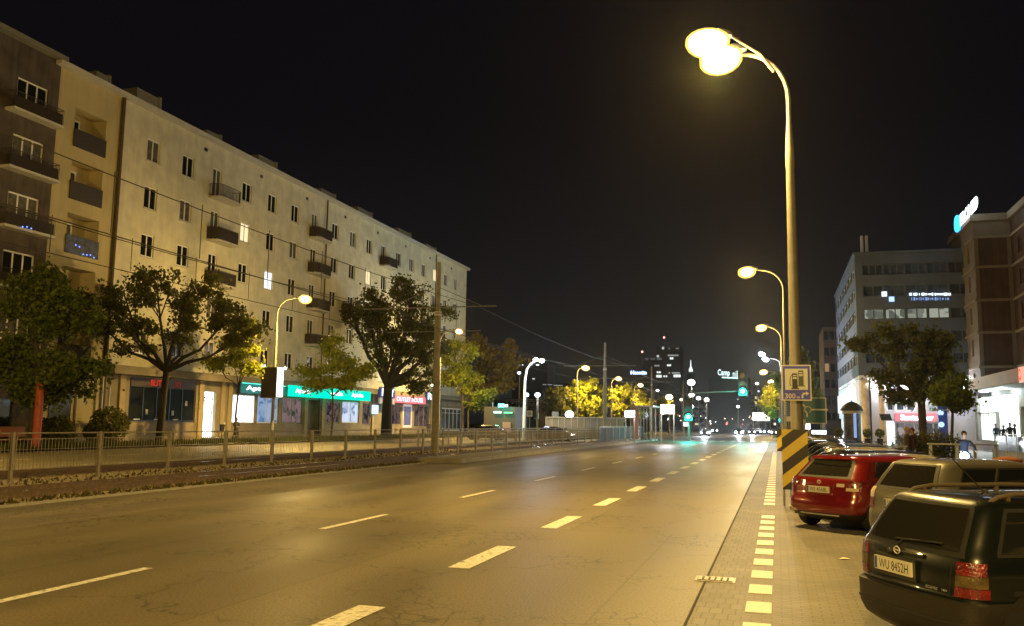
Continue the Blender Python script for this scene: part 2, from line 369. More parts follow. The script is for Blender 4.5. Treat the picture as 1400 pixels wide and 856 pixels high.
# litter leaf on the pavement
c = G(1155, 766); b = MB(); b.add([(c.x-.09,c.y-.03,.02),(c.x+.02,c.y-.05,.03),(c.x+.1,c.y+.02,.022),(c.x-.02,c.y+.05,.04)], [(0,1,2,3)]); tag(b.build('paper_scrap', mat('paper', (.7,.66,.5), .7)), 'crumpled pale paper scrap lying on the parking pavers', 'litter')

# tram rails
M_rail = mat('rail steel', (.32,.30,.28), .22, .9); M_railside = mat('rusty rail', (.13,.085,.05), .7, var=.3, scale=8)
for i, X in enumerate((-17.95, -19.45, -23.9, -25.4)):
    b = MB(); b.box(X-.075, X+.075, -40, 118, .0, .05); b.box(X-.02, X+.02, -40, 118, .05, .15)
    b.mi = 0; b.box(X-.038, X+.038, -40, 118, .15, .185)
    b.mi = 1; b.box(X-.03, X+.03, -40, 118, .185, .19)
    o = tag(b.build('tram_rail', [M_railside, M_rail]), ['tram rail nearest the road, running along the ballast', 'second tram rail from the road, on the near side of the fence', 'tram rail just beyond the fence in the median', 'farthest tram rail, beside the far roadway'][i], 'rail', 'tram rails')
b = MB(); rng = random.Random(3)
for k in range(150):
    y = -2+k*.75
    for xc in (-18.7, -24.65): b.box(xc-1.2, xc+1.2, y, y+.24, -.0, .05)
b.build('sleepers', mat('tram sleepers', (.20,.165,.11), .9, var=.3, scale=5))['kind'] = 'stuff'
# loose ballast stones
vs = []; fs = []; 
for k in range(9000):
    X = rng.uniform(-27, -16.8); Y = 12+abs(rng.gauss(0, 22)); r = rng.uniform(.02, .06); 
    if abs(X+18.7) < .7 and rng.random() < .5: continue
    bi = len(vs); h = r*rng.uniform(.6, 1.2); a = rng.uniform(0, 6)
    for j in range(4): vs.append((X+r*math.cos(a+j*1.57), Y+r*math.sin(a+j*1.57), .02))
    vs.append((X, Y, .02+h)); 
    for j in range(4): fs.append((bi+j, bi+(j+1)%4, bi+4))
b = MB(); b.add(vs, fs); o = b.build('gravel', mat('ballast stones', (.30,.25,.17), .9, var=.5, scale=30)); o['kind'] = 'stuff'
# grass tufts
def grass(name, regions, n, h, m):
    vs = []; fs = []
    for k in range(n):
        x0, x1, y0, y1, z = rng.choice(regions); X = rng.uniform(x0, x1); Y = rng.uniform(y0, y1); a = rng.uniform(0, 6.28); hh = h*rng.uniform(.5, 1.4); d = .05
        bi = len(vs); vs += [(X-d*math.cos(a), Y-d*math.sin(a), z), (X+d*math.cos(a), Y+d*math.sin(a), z), (X+rng.uniform(-.12,.12), Y+rng.uniform(-.12,.12), z+hh)]; fs.append((bi, bi+1, bi+2))
    b = MB(); b.add(vs, fs); o = b.build(name, m); o['kind'] = 'stuff'; return o
M_gr = leafmat('grass blades', (.035,.055,.015), (.09,.10,.03))
grass('grass', [(-44.2, -41.5, 30, 116, .12)], 16000, .32, M_gr)
grass('weeds', [(-17.5, -16.8, 10, 41, .02), (-22.8, -20.2, 14, 60, .02)], 2600, .10, leafmat('dry weeds', (.07,.06,.02), (.13,.11,.04)))

# ------------------------------------------------------------------ facades
class Facade:
    """vertical plane: u runs along, z up, d outwards"""
    def __init__(s, org, u, n): s.o = Vector(org); s.u = Vector(u); s.n = Vector(n)
    def p(s, u, z, d=0): return s.o + s.u*u + s.n*d + Vector((0,0,z))
    def box(s, b, u0, u1, z0, z1, d0, d1):
        c = s.p((u0+u1)/2, (z0+z1)/2, (d0+d1)/2); b.obox(c, s.u*(u1-u0)/2, s.n*(d1-d0)/2, Vector((0,0,(z1-z0)/2)))
    def wall(s, b, u0, u1, z0, z1, holes, dep=.22):
        us = sorted({u0, u1} | {h[0] for h in holes} | {h[1] for h in holes}); zs = sorted({z0, z1} | {h[2] for h in holes} | {h[3] for h in holes})
        us = [u for u in us if u0 <= u <= u1]; zs = [z for z in zs if z0 <= z <= z1]
        for i in range(len(us)-1):
            cu = (us[i]+us[i+1])/2; j = 0
            hs = [h for h in holes if h[0] < cu < h[1]]
            while j < len(zs)-1:
                if any(h[2] < (zs[j]+zs[j+1])/2 < h[3] for h in hs): j += 1; continue
                k = j
                while k+1 < len(zs)-1 and not any(h[2] < (zs[k+1]+zs[k+2])/2 < h[3] for h in hs): k += 1
                b.quad(s.p(us[i], zs[j]), s.p(us[i+1], zs[j]), s.p(us[i+1], zs[k+1]), s.p(us[i], zs[k+1])); j = k+1
        for h in holes:
            dp = h[4] if len(h) > 4 else dep
            a = [s.p(h[0], h[2]), s.p(h[1], h[2]), s.p(h[1], h[3]), s.p(h[0], h[3])]; c = [q - s.n*dp for q in a]
            for i in range(4): b.quad(a[i], a[(i+1)%4], c[(i+1)%4], c[i])
            b.quad(c[0], c[1], c[2], c[3])
    def window(s, parent, u0, u1, z0, z1, d=-.14, panes=2, pm=None, fm=None, name='window', fr=.11, transom=None):
        b = MB(); s.box(b, u0, u1, z0, z0+fr, d-.04, d+.04); s.box(b, u0, u1, z1-fr, z1, d-.04, d+.04)
        for k in range(panes+1):
            uu = u0+fr/2+(u1-u0-fr)*k/panes; s.box(b, uu-fr/2, uu+fr/2, z0+fr, z1-fr, d-.038, d+.038)
        if transom: s.box(b, u0+fr, u1-fr, transom-.03, transom+.03, d-.035, d+.035)
        f = b.build(name, fm or M_white, parent)
        g = MB(); q = [s.p(u0+fr*.5, z0+fr*.5, d), s.p(u1-fr*.5, z0+fr*.5, d), s.p(u1-fr*.5, z1-fr*.5, d), s.p(u0+fr*.5, z1-fr*.5, d)]
        g.quad(*q)
        me = g.build('pane', pm or M_pane, f); 
        # child of a part: geometry already offset through parent chain
        return f

M_cream = mat('cream plaster', (.64,.60,.45), .9, var=.13, scale=.8, bump=.1, bscale=40)
def streaks(m, amt=.22):
    n = m.node_tree; b = n.nodes['Principled BSDF']; t = n.nodes.new('ShaderNodeTexCoord'); mp = n.nodes.new('ShaderNodeMapping'); mp.inputs['Scale'].default_value = (1, 1.6, .12)
    z = n.nodes.new('ShaderNodeTexNoise'); z.inputs['Scale'].default_value = 1.5; z.inputs['Detail'].default_value = 8; z.inputs['Roughness'].default_value = .65
    r = n.nodes.new('ShaderNodeMapRange'); r.inputs[1].default_value = .35; r.inputs[2].default_value = .62; r.inputs[3].default_value = 1-amt; r.inputs[4].default_value = 1.04
    src = b.inputs['Base Color'].links[0].from_socket; mx = n.nodes.new('ShaderNodeMixRGB'); mx.blend_type = 'MULTIPLY'; mx.inputs[0].default_value = 1
    n.links.new(t.outputs['Object'], mp.inputs[0]); n.links.new(mp.outputs[0], z.inputs[0]); n.links.new(z.outputs['Fac'], r.inputs[0]); n.links.new(src, mx.inputs[1]); n.links.new(r.outputs[0], mx.inputs[2]); n.links.new(mx.outputs[0], b.inputs['Base Color'])
streaks(M_cream, .07)
M_yel = mat('yellow plaster', (.50,.42,.23), .9, var=.10, scale=.4, bump=.1)
M_brown = mat('old brown plaster', (.095,.075,.06), .95, var=.3, scale=.8, bump=.3)
streaks(M_yel, .08); streaks(M_brown, .4)
M_cornice = mat('pale cornice', (.55,.53,.47), .8, var=.1, scale=1)
M_plinth = mat('ground floor render', (.24,.20,.14), .85, var=.22, scale=.8, bump=.2)
M_pipe = mat('rusty downpipe', (.10,.065,.035), .7)

# ---- long cream apartment building (left)
XF = -48.6
FL = Facade((XF,0,0), (0,1,0), (1,0,0))
bl = thing('apartment_building', 'long cream five-storey apartment block with shops along its ground floor', 'building', (XF, 94, 0))
cols = [58.45+k*4.46 for k in range(17)]; rows = [23.8, 19.85, 15.9, 12.0, 8.05]
balc = {2: (0,1,2), 6: (0,1,2,3), 10: (0,), 14: (1,2)}
lit = {(1,1):'p', (3,1):M_em_w, (4,2):M_em_c, (9,1):M_em_w, (12,0):M_pane2, (14,0):M_em_w, (16,0):M_pane2, (12,2):M_em_w, (10,4):M_em_w, (7,4):M_em_w, (0,0):M_pane2, (2,1):M_pane2, (13,2):M_em_w}
holes = []; wins = []
for i, u in enumerate(cols):
    for j, z in enumerate(rows):
        if i in balc and j in balc[i]: h = (u-.95, u+.35, z-1.75, z+.95)
        elif i in (6,) and j == 4: h = (u-.7, u+.7, z-1.4, z+.9)
        else: h = (u-.77, u+.77, z-.96, z+.90)
        holes.append(h); wins.append((i, j, h))
b = MB(); FL.wall(b, 54.75, 134.7, 6.0, 26.9, holes)
b.box(XF-12, XF-.3, 54.75, 134.65, 6.0, 26.9)
for uu in np.arange(54.9, 134.5, .9): pass
b.build('wall', M_cream, bl)
b = MB(); b.box(XF-12.3, XF+.55, 47.8, 134.95, 26.9, 27.25); b.build('cornice', M_cornice, bl)
b = MB(); b.box(XF-12.1, XF+.2, 47.9, 134.8, 27.25, 27.32); b.build('roof', M_roof, bl)
for i, j, h in wins:
    pm = lit.get((i,j)); 
    if pm == 'p': pm = M_pane2
    if pm is None: pm = M_pane2 if random.random() < .12 else M_pane
    wf_ = FL.window(bl, h[0], h[1], h[2], h[3], d=-.15, pm=pm, panes=2)
    if not (i in balc and j in balc[i]): b = MB(); FL.box(b, h[0]-.06, h[1]+.06, h[2]-.08, h[2]-.002, -.02, .12); b.build('sill', M_cornice, wf_)
# small attic vents
for i in range(2, 17, 2):
    b = MB(); u = cols[i]-2.2+.0; FL.box(b, u-.22, u+.22, 25.85, 26.15, .0, .03); b.build('vent', M_dark, bl)
def rounded_balcony(F, parent, u0, u1, zf, dpt, solid, mrail, zr=1.1, nm='balcony'):
    slab = MB(); N = 10; pts = []
    r = .55
    for k in range(N+1):
        a = math.pi/2*k/N; pts.append((u0+r-r*math.cos(a)*1.0, dpt-r+r*math.sin(a)))
    for k in range(N+1):
        a = math.pi/2*k/N; pts.append((u1-r+r*math.sin(a), dpt-r+r*math.cos(a)))
    pts = [(u0, 0.0)]+pts+[(u1, 0.0)]
    top = [F.p(u, zf, d) for u, d in pts]; bot = [F.p(u, zf-.16, d) for u, d in pts]; n = len(pts)
    slab.add(top+bot, [tuple(range(n)), tuple(range(2*n-1, n-1, -1))]+[(k, k+1, n+k+1, n+k) for k in range(n-1)])
    o = slab.build(nm, M_cornice, parent)
    rl = MB(); rl.tube([F.p(u, zf+zr, d) for u, d in pts], .025, 5)
    rl.tube([F.p(u, zf+.12, d) for u, d in pts], .02, 5)
    # railing bars
    L = 0; acc = []
    for k in range(n-1):
        a = Vector(pts[k]); c = Vector(pts[k+1]); d = (c-a).length; m = max(1, int(d/.13))
        for q in range(m): acc.append(a.lerp(c, q/m))
    if solid:
        for k in range(n-1): rl.quad(F.p(pts[k][0], zf+.14, pts[k][1]-.01), F.p(pts[k+1][0], zf+.14, pts[k+1][1]-.01), F.p(pts[k+1][0], zf+zr-.04, pts[k+1][1]-.01), F.p(pts[k][0], zf+zr-.04, pts[k][1]-.01))
    for p in acc: rl.bar(F.p(p.x, zf, p.y), F.p(p.x, zf+zr, p.y), .02)
    rl.build('railing', mrail, o)
    return o
M_balc = mat('dark balcony rail', (.035,.025,.018), .7); M_balb = mat('bluish balcony sheet', (.05,.06,.11), .6, var=.6, scale=3)
for i, js in balc.items():
    for j in js: rounded_balcony(FL, bl, cols[i]-1.4, cols[i]+2.1, rows[j]-1.85, 1.15, (i, j) not in ((2,0),), M_balc)
# yellow bay with loggias (same building, its own wall)
FY = Facade((XF+.0,0,0), (0,1,0), (1,0,0))
lg = [(49.95, 53.05, z-2.05, z+.75, 1.3) for z in (23.75, 19.85, 15.9, 12, 8.05)]
b = MB(); FY.wall(b, 48.3, 54.45, 0.13, 26.9, lg, dep=1.3); b.box(XF-12, XF-1.4, 48.3, 54.75, .13, 26.88); b.build('wall', M_yel, bl)
for k, h in enumerate(lg):
    FY.window(bl, h[0]+.25, h[0]+1.75, h[2]+.1, h[3]-.45, d=-1.24, panes=2, pm=M_pane2 if k in (1,2) else M_pane)
    b = MB(); FY.box(b, h[0]-.05, h[1]+.05, h[2]-.12, h[2]+1.15, .02, .09)
    FY.box(b, h[0]-.05, h[1]+.05, h[2]+1.15, h[2]+1.2, .0, .12); b.build('loggia_railing', M_balb if k == 2 else M_balc, bl)
for u in (54.6, 87.35, 120.9):
    b = MB(); b.tube([FL.p(u, .3, .16), FL.p(u, 26.9, .16)], .085 if u > 60 else .12, 8); b.build('downpipe', M_pipe, bl, smooth=True)
# chimneys
for u0, u1, h in ((55.3,56.9,1.6),(60.,63.1,2.0),(69.8,72.1,1.5),(78.6,82.2,1.7),(88.2,89.2,1.0),(92.,95.7,1.6),(101.8,106.1,1.7),(114.7,119.3,1.7),(125.3,129.5,1.5)):
    b = MB(); b.box(-53.4, -52, u0, u1-.35, 27.25, 27.6+h+.6); b.box(-53.45, -51.95, u1-.35, u1, 27.25, 27.75+h+.6)
    b.build('chimney', [mat('chimney plaster', (.3,.27,.2), .9, var=.1)], bl)
# ground floor: openings
GH = [(57.5, 65.8, 1.7, 5.2, .18), (67.0, 68.7, .35, 4.5, .35), (71.3, 75.1, 1.6, 5.35, .22), (75.4, 79.3, 1.6, 4.4, .22), (79.9, 83.9, 1.6, 4.4, .15), (85.2, 87.6, .15, 4.2, .8),
      (89.2, 92.4, 1.7, 4.2, .15), (93.0, 97.3, 1.7, 4.3, .2), (98.2, 100.3, 1.5, 4.3, .15), (106.6, 109.9, 1.5, 4.3, .15), (110.5, 113.6, 1.2, 4.35, .12), (114.4, 119.8, 1.2, 4.3, .2), (125.0, 133.9, .6, 4.2, .3)]
b = MB(); FL.wall(b, 54.75, 134.7, .13, 5.35, GH); b.box(XF-12, XF-.9, 54.75, 134.65, .13, 6.0); b.build('ground_floor_wall', M_plinth, bl)
b = MB(); FL.box(b, 54.9, 134.9, 5.35, 6.0, -.1, .75); b.build('canopy', mat('stained canopy', (.26,.22,.15), .85, var=.25, scale=.6), bl)
b = MB()
for u in (56.6, 66.4, 69.6, 70.7, 84.5, 88.3, 101.0, 105.6, 122.2): b = MB(); FL.box(b, u-.3, u+.3, .13, 5.34, .0, .16); b.build('pilaster', mat('ochre pilaster', (.36,.29,.16), .85, var=.15, scale=1), bl)
M_shopdark = mat('dark shop glass', (.010,.012,.010), .55, spec=.08)
FL.window(bl, 57.55, 65.75, 1.75, 5.15, d=-.1, panes=5, pm=M_shopdark, fm=M_dark, name='shop_window', transom=4.5)
for u, z in ((59.7, 2.5), (62.9, 2.45), (64.6, 3.3)): b = MB(); FL.box(b, u-.14, u+.14, z-.2, z+.2, -.06, -.045); b.build('notice', mat('paper notice', (.6,.6,.55), .7), bl)
for u in (58.6, 61.0, 63.3): b = MB(); FL.box(b, u-.35, u+.35, 1.86, 1.95, -.06, -.04); b.build('price_rail', mat('paper notice'), bl)
def shopmat(name, c1, c2, s, sc=1.2):
    m = bpy.data.materials.new(name); m.use_nodes = True; n = m.node_tree; n.nodes.clear()
    o = n.nodes.new('ShaderNodeOutputMaterial'); e = n.nodes.new('ShaderNodeEmission'); t = n.nodes.new('ShaderNodeTexCoord'); v = n.nodes.new('ShaderNodeTexVoronoi')
    v.inputs['Scale'].default_value = sc; v.distance = 'MANHATTAN'; n.links.new(t.outputs['Object'], v.inputs[0]); c = n.nodes.new('ShaderNodeValToRGB')
    c.color_ramp.elements[0].position = .1; c.color_ramp.elements[1].position = .75; c.color_ramp.elements[0].color = (*c1,1); c.color_ramp.elements[1].color = (*c2,1)
    sp = n.nodes.new('ShaderNodeSeparateColor'); n.links.new(v.outputs['Color'], sp.inputs[0]); n.links.new(sp.outputs[0], c.inputs[0]); n.links.new(c.outputs[0], e.inputs[0]); e.inputs[1].default_value = s; n.links.new(e.outputs[0], o.inputs[0]); return m
E_bright = shopmat('bright shop interior', (.75,.85,.85), (1,1,1), 2.2, .8); E_blue = shopmat('blue shop interior', (.12,.22,.42), (.4,.55,.8), .55, 1.4)
E_poster = shopmat('poster wall', (.05,.07,.05), (.3,.2,.2), .5, 1.6); E_dim = shopmat('dim posters', (.015,.013,.02), (.16,.11,.10), .6, 2.2); E_blue2 = shopmat('pale blue shop interior', (.15,.25,.45), (.7,.8,1), .7, 1.6)
FL.window(bl, 71.35, 75.05, 1.65, 4.35, d=-.15, panes=2, pm=E_bright, name='shop_window')
FL.window(bl, 75.45, 79.25, 1.65, 4.35, d=-.15, panes=2, pm=E_blue, name='shop_window')
FL.window(bl, 79.95, 83.85, 1.65, 4.35, d=-.1, panes=2, pm=E_poster, name='shop_window', fm=M_plinth)
FL.window(bl, 89.25, 92.35, 1.75, 4.15, d=-.1, panes=2, pm=E_dim, name='shop_window', fm=M_plinth)
FL.window(bl, 93.05, 97.25, 1.75, 4.25, d=-.12, panes=2, pm=E_blue2, name='shop_window')
FL.window(bl, 98.25, 100.25, 1.55, 4.25, d=-.1, panes=1, pm=E_dim, name='shop_window', fm=M_plinth)
FL.window(bl, 106.65, 109.85, 1.55, 4.25, d=-.1, panes=1, pm=E_dim, name='shop_window', fm=M_plinth)
FL.window(bl, 110.5, 113.6, 1.2, 4.35, d=-.06, panes=1, pm=mat('dark blue poster', (.03,.03,.06), .4, emit=(.05,.05,.12), es=1.), name='shop_window', fr=.3, fm=mat('lit frame', (.5,.5,.5), .5, emit=(.3,.3,.32), es=.6))
text('SALE', .4, (0,1,0), (0,0,1), FL.p(112, 2.9, .02), emis('poster letters', (.5,.5,.6), .6), 'poster_lettering', bl)
FL.window(bl, 114.45, 119.75, 1.25, 4.25, d=-.12, panes=3, pm=E_dim, name='shop_window', fm=M_plinth)
FL.window(bl, 125.05, 133.85, .65, 4.15, d=-.2, panes=5, pm=mat('greyish glass', (.05,.065,.06), .1), name='shop_window', transom=3.4, fr=.16)
# bright doorway
b = MB(); FL.box(b, 67.05, 68.65, .4, 4.4, -.3, -.26); dr = b.build('door', emis('bright doorway', (.95,1,.92), 3.2), bl)
b = MB(); N = 24
for rr, z0 in ((1.0, 3.75),):
    ring = [FL.p(67.85+.62*math.cos(2*math.pi*k/N), z0+.30*math.sin(2*math.pi*k/N), -.2) for k in range(N+1)]
    b.tube(ring, .05, 5, cap=False)
b.build('emblem', mat('black trim', (.02,.02,.02), .5), dr)
b = MB(); FL.box(b, 68.3, 68.45, 2.2, 2.75, -.2, -.17); b.build('poster', mat('black trim'), dr)
# awning signs: teal band and lettering
E_teal = emis('teal sign band', (.0,.80,.48), 1.15); E_wsign = emis('white sign letters', (.9,1,1), 2.2)
b = MB(); FL.box(b, 79.6, 98.4, 4.42, 5.55, .76, .95); sg = b.build('sign_band', E_teal, bl)
for u in (82.2, 89.6, 94.8): text('Apteka', .62, (0,1,0), (0,0,1), FL.p(u, 4.98, .97), E_wsign, 'sign_lettering', sg, width=3.0, bold=.03)
b = MB(); FL.box(b, 71.3, 78.9, 4.45, 5.4, .76, .9); sg = b.build('sign_band', mat('dark sign board', (.02,.08,.08), .5, emit=(0,.25,.25), es=.4), bl)
text('Apteka', .55, (0,1,0), (0,0,1), FL.p(74.2, 4.9, .93), E_wsign, 'sign_lettering', sg, width=4.6, bold=.03)
b = MB(); FL.box(b, 71.3, 78.9, 5.35, 5.42, .9, .93); b.build('sign_edge', emis('teal edge', (.1,.9,.7), 1.5), sg)
# red letters over the dark window
b = MB(); FL.box(b, 57.6, 65.7, 4.5, 5.2, -.06, .04); sg = b.build('sign_band', mat('brown sign board', (.07,.045,.03), .6), bl)
E_red = emis('red letters', (.9,.06,.03), .55)
text('BUTIK', .5, (0,1,0), (0,0,1), FL.p(60.8, 4.85, .06), E_red, 'sign_lettering', sg, width=2.0, bold=.02)
text('XS', .5, (0,1,0), (0,0,1), FL.p(63.2, 4.85, .06), emis('dim red letters', (.9,.06,.05), .22), 'sign_lettering', sg, width=.9)
# phone shop signs
E_navy = mat('navy sign box', (.01,.015,.05), .4, emit=(.02,.03,.09), es=1.)
for u0, u1, z0, z1 in ((101., 105.4, 5.0, 6.3), (116.3, 120.7, 5.0, 6.3)):
    b = MB(); FL.box(b, u0, u1, z0, z1, .78, 1.05); s_ = b.build('sign_box', E_navy, bl)
    text('PLAY', .95, (0,1,0), (0,0,1), FL.p((u0+u1)/2, (z0+z1)/2, 1.07), E_wsign, 'sign_lettering', s_, width=3.7, bold=.05)
b = MB(); FL.box(b, 101., 105.6, 4.2, 4.95, .78, .95); b.build('sign_box', mat('grey sign box', (.2,.19,.19), .5, emit=(.16,.14,.14), es=1), bl)
b = MB(); FL.box(b, 105.7, 116.2, 4.45, 5.4, .77, .92); s_ = b.build('sign_box', mat('pink sign box', (.3,.05,.08), .5, emit=(.55,.10,.16), es=1), bl)
text('OUTLET HOUSE', .62, (0,1,0), (0,0,1), FL.p(110.6, 4.95, .95), emis('pink letters', (1,.75,.8), 1.6), 'sign_lettering', s_, width=9., bold=.03)
b = MB(); FL.box(b, 100.4, 102., 2.9, 4.0, .2, .35); s_ = b.build('sign_box', emis('blue white panel', (.55,.75,1), 1.3), bl)
# entrance steps
b = MB(); FL.box(b, 66.6, 69.2, .13, .36, 0, .9); FL.box(b, 84.8, 88., .13, .3, 0, .6); b.build('steps', M_conc, bl)

# ---- old brown building at the left edge
bb = thing('brown_apartment_building', 'old dark brown apartment house with balconies at the left edge', 'building', (XF, 40, 0))
FB = Facade((XF+.05,0,0), (0,1,0), (1,0,0))
bh = []
for u in (46.0, 40.2, 34.0):
    for z in (23.9, 19.95, 16., 12.05, 8.1): bh.append((u-1.25, u+1.35, z-1.5, z+.9))
bh.append((49.5-4.5, 49.5-2.9, .3, 3.2))
b = MB(); FB.wall(b, 28, 48.28, .13, 27.2, bh); b.box(XF-12, XF-.3, 28, 48.25, .13, 27.2); b.build('wall', M_brown, bb)
b = MB(); b.box(XF-12, XF+.7, 27.9, 48.27, 27.2, 27.5); b.build('eaves', mat('grey eaves', (.2,.19,.17), .8), bb)
for k, h in enumerate(bh[:-1]): FB.window(bb, h[0], h[1], h[2], h[3], panes=3, pm=M_pane2 if k in (1, 2, 4) else M_pane)
h = bh[-1]; FB.window(bb, h[0], h[1], h[2], h[3], panes=1, pm=M_pane, fm=M_dark, name='door')
for u in (46.0, 40.2, 34.0):
    for z in (23.9, 19.95, 16., 12.05):
        b = MB(); FB.box(b, u-2.1, u+2.1, z-1.72, z-1.55, 0, .85); o = b.build('balcony', M_cornice, bb)
        r_ = MB()
        pts = [FB.p(u-2.05, z-.45, .0), FB.p(u-2.05, z-.45, .8), FB.p(u+2.05, z-.45, .8), FB.p(u+2.05, z-.45, 0)]
        r_.tube(pts, .025, 5)
        for q in range(33): r_.bar(FB.p(u-2.05+q*.128, z-1.55, .8), FB.p(u-2.05+q*.128, z-.45, .8), .02)
        FB.box(r_, u-2.0, u+2.0, z-1.5, z-.75, .76, .78)
        r_.build('railing', M_balc, o)
b = MB()
for k in range(4): b.box(XF-.6-.3*k, XF+.3, 44.2-.2*k, 47.2+.2*k, .13, .5)
b.build('step', M_conc, bb)
# lit string of blue lights on two balconies
for (px, py, n) in ((36, 312, 3), (118, 348, 4), (108, 336, 2)):
    c = atX(px, py, XF+.95)
    b = MB()
    for k in range(n): b.ball(c+Vector((0, k*.35-.3, random.uniform(-.1,.1))), .045, 6)
    tag(b.build('fairy_lights', emis('blue bulb', (.1,.2,1), 4)), {36:'small blue fairy lights on the brown house balcony', 118:'blue fairy lights on the lowest loggia railing', 108:'two faint blue lights above the loggia railing'}[px], 'lights')
# dark doorway passage
b = MB(); FY.box(b, 49.6, 51.6, .2, 4.6, .01, .05); b.build('door', mat('dark door', (.01,.012,.02), .4), bl)
b = MB(); FY.box(b, 51.9, 52.1, .2, 4.6, .01, .05); b.build('door_frame', M_pipe, bl)
for u, w_ in ((54.2,.10),(54.95,.07)):
    b = MB(); b.tube([FL.p(u, 2.2, .35), FL.p(u, 6.3, .35)], w_, 8); b.build('vent_pipe', mat('white pipe', (.5,.5,.46), .6), bl)

# ------------------------------------------------------------------ right side buildings
YO = 97.
FO = Facade((0,YO,0), (1,0,0), (0,-1,0))       # office front: u = X
cx0 = atY(1171, 430, YO).x
offi = thing('office_building', 'grey office block with ribbon windows and a white lit base', 'building', (cx0+10, YO, 0))
M_off = mat('grey office cladding', (.070,.088,.135), .7, var=.15, scale=.5); M_off2 = mat('white base cladding', (.62,.62,.68), .6, var=.05, scale=.8)
X1o = cx0+26
def zO(py, px=1235): return atY(px, py, YO).z
zr = zO(346); zs = zO(513)
ribs = [(zO(375), zO(360)), (zO(404), zO(389)), (zO(436), zO(421)), (zO(467), zO(452)), (zO(497), zO(482))]
ribs = [(min(a, c), max(a, c)) for a, c in ribs]
oh = []
ustart = atY(1181, 430, YO).x; step = (atY(1300, 430, YO).x-ustart)/4
for (a, c) in ribs:
    for k in range(7): oh.append((ustart+k*step, ustart+k*step+step*.965, a, c))
b = MB(); FO.wall(b, cx0, X1o, zs, zr, oh, dep=.3); b.box(cx0+.45, X1o, YO+.4, YO+32, zs, zr-.02); b.build('wall', M_off, offi)
b = MB(); b.box(cx0-.15, X1o+.1, YO-.15, YO+32, zr, zr+.25); b.build('parapet', M_off, offi)
E_blind = shopmat('office blinds lit', (.09,.10,.08), (.30,.32,.26), .8, .9)
M_offpane = mat('office glass', (.03,.04,.06), .1, spec=.7, var=.3, scale=1)
M_offpane2 = mat('office glass painted reflections', (.06,.08,.12), .15, var=.3, scale=2)  # blue reflections put into the base colour
for idx, h in enumerate(oh):
    r_, k = divmod(idx, 7); pm = M_offpane
    if r_ == 2 and k < 4: pm = E_blind
    if r_ in (0, 1) and k in (1,2,3): pm = M_offpane2
    FO.window(offi, h[0], h[1], h[2], h[3], d=-.2, panes=2 if r_ != 0 else 3, pm=pm, fm=M_off, fr=.10)
# signage reflection along the fifth floor, put in as glowing blocks
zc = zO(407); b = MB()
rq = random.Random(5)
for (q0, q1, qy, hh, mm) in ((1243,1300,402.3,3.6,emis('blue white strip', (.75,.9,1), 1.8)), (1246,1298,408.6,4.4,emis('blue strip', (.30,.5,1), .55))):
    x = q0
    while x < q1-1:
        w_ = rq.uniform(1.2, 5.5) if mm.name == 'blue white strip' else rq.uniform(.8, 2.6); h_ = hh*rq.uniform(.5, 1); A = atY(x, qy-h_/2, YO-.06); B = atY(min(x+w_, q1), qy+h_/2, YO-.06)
        b = MB(); b.box(A.x, B.x, YO-.08, YO-.03, B.z, A.z); b.build('lit_block', mm, offi); x += w_+rq.uniform(.3, 2.4)
for px, py, m in ((1209,402,'white dot'),(1219,409,'blue dot')):
    c = atY(px, py, YO-.1); b = MB(); b.box(c.x-.25, c.x+.25, c.y-.05, c.y+.05, c.z-.25, c.z+.25); b.build('lit_block', emis(m, (.4,.6,1) if 'blue' in m else (.9,.95,1), 1.2), offi)
# side facade of the office, along the street
FS = Facade((cx0,0,0), (0,-1,0), (-1,0,0))      # u = -Y
sh = []
for (a, c) in ribs:
    for k in range(7): sh.append((-(YO+1.5+k*4.4+3.8), -(YO+1.5+k*4.4), a, c))
b = MB(); FS.wall(b, -(YO+32), -YO, zs, zr, sh, dep=.3); b.build('side_wall', M_off, offi)
for h in sh: FS.window(offi, *h, d=-.2, panes=2, pm=M_offpane, fm=mat('pale mullions', (.4,.42,.48), .5), fr=.09)
b = MB(); b.box(cx0+.05, X1o, YO+.02, YO+32, zs-.35, zs-.002); b.build('soffit', M_off2, offi)
# base: recessed lit white volume
bh_ = []
xb0 = cx0+1.2; FBs = Facade((0,YO+1.0,0), (1,0,0), (0,-1,0))
zt = lambda py, px=1235: atY(px, py, YO+1).z
for px0, px1 in ((1212,1222),(1225,1237),(1239,1252),(1255,1266),(1269,1279)):
    bh_.append((atY(px0,555,YO+1).x, atY(px1,555,YO+1).x, zt(562), zt(549)))
b = MB(); FBs.wall(b, xb0, X1o, .1, zs-.3, bh_+[(atY(1224,580,YO+1).x, atY(1290,580,YO+1).x, .4, zt(577))], dep=.3); b.build('base_wall', M_off2, offi)
for h in bh_: FBs.window(offi, *h, d=-.2, pm=M_offpane2, panes=1, fr=.12)
x0_, x1_ = atY(1224,580,YO+1).x, atY(1290,580,YO+1).x
FBs.window(offi, x0_, x1_, .4, zt(577), d=-.15, panes=5, pm=shopmat('bank interior', (.10,.10,.11), (.45,.38,.36), .6, .7), fm=M_off2, name='shop_window')
b = MB(); FBs.box(b, x0_, x1_, zt(576), zt(565), .02, .25); s_ = b.build('sign_band', mat('pink bank fascia', (.4,.1,.12), .5, emit=(.50,.16,.19), es=1), offi)
text('Santander', zt(566)-zt(574), (1,0,0), (0,0,1), FBs.p((atY(1232,570,YO).x+atY(1279,570,YO).x)/2, zt(570.5), .3), emis('bank letters', (1,.80,.80), 3), 'sign_lettering', s_, width=atY(1279,570,YO).x-atY(1233,570,YO).x, bold=.04)
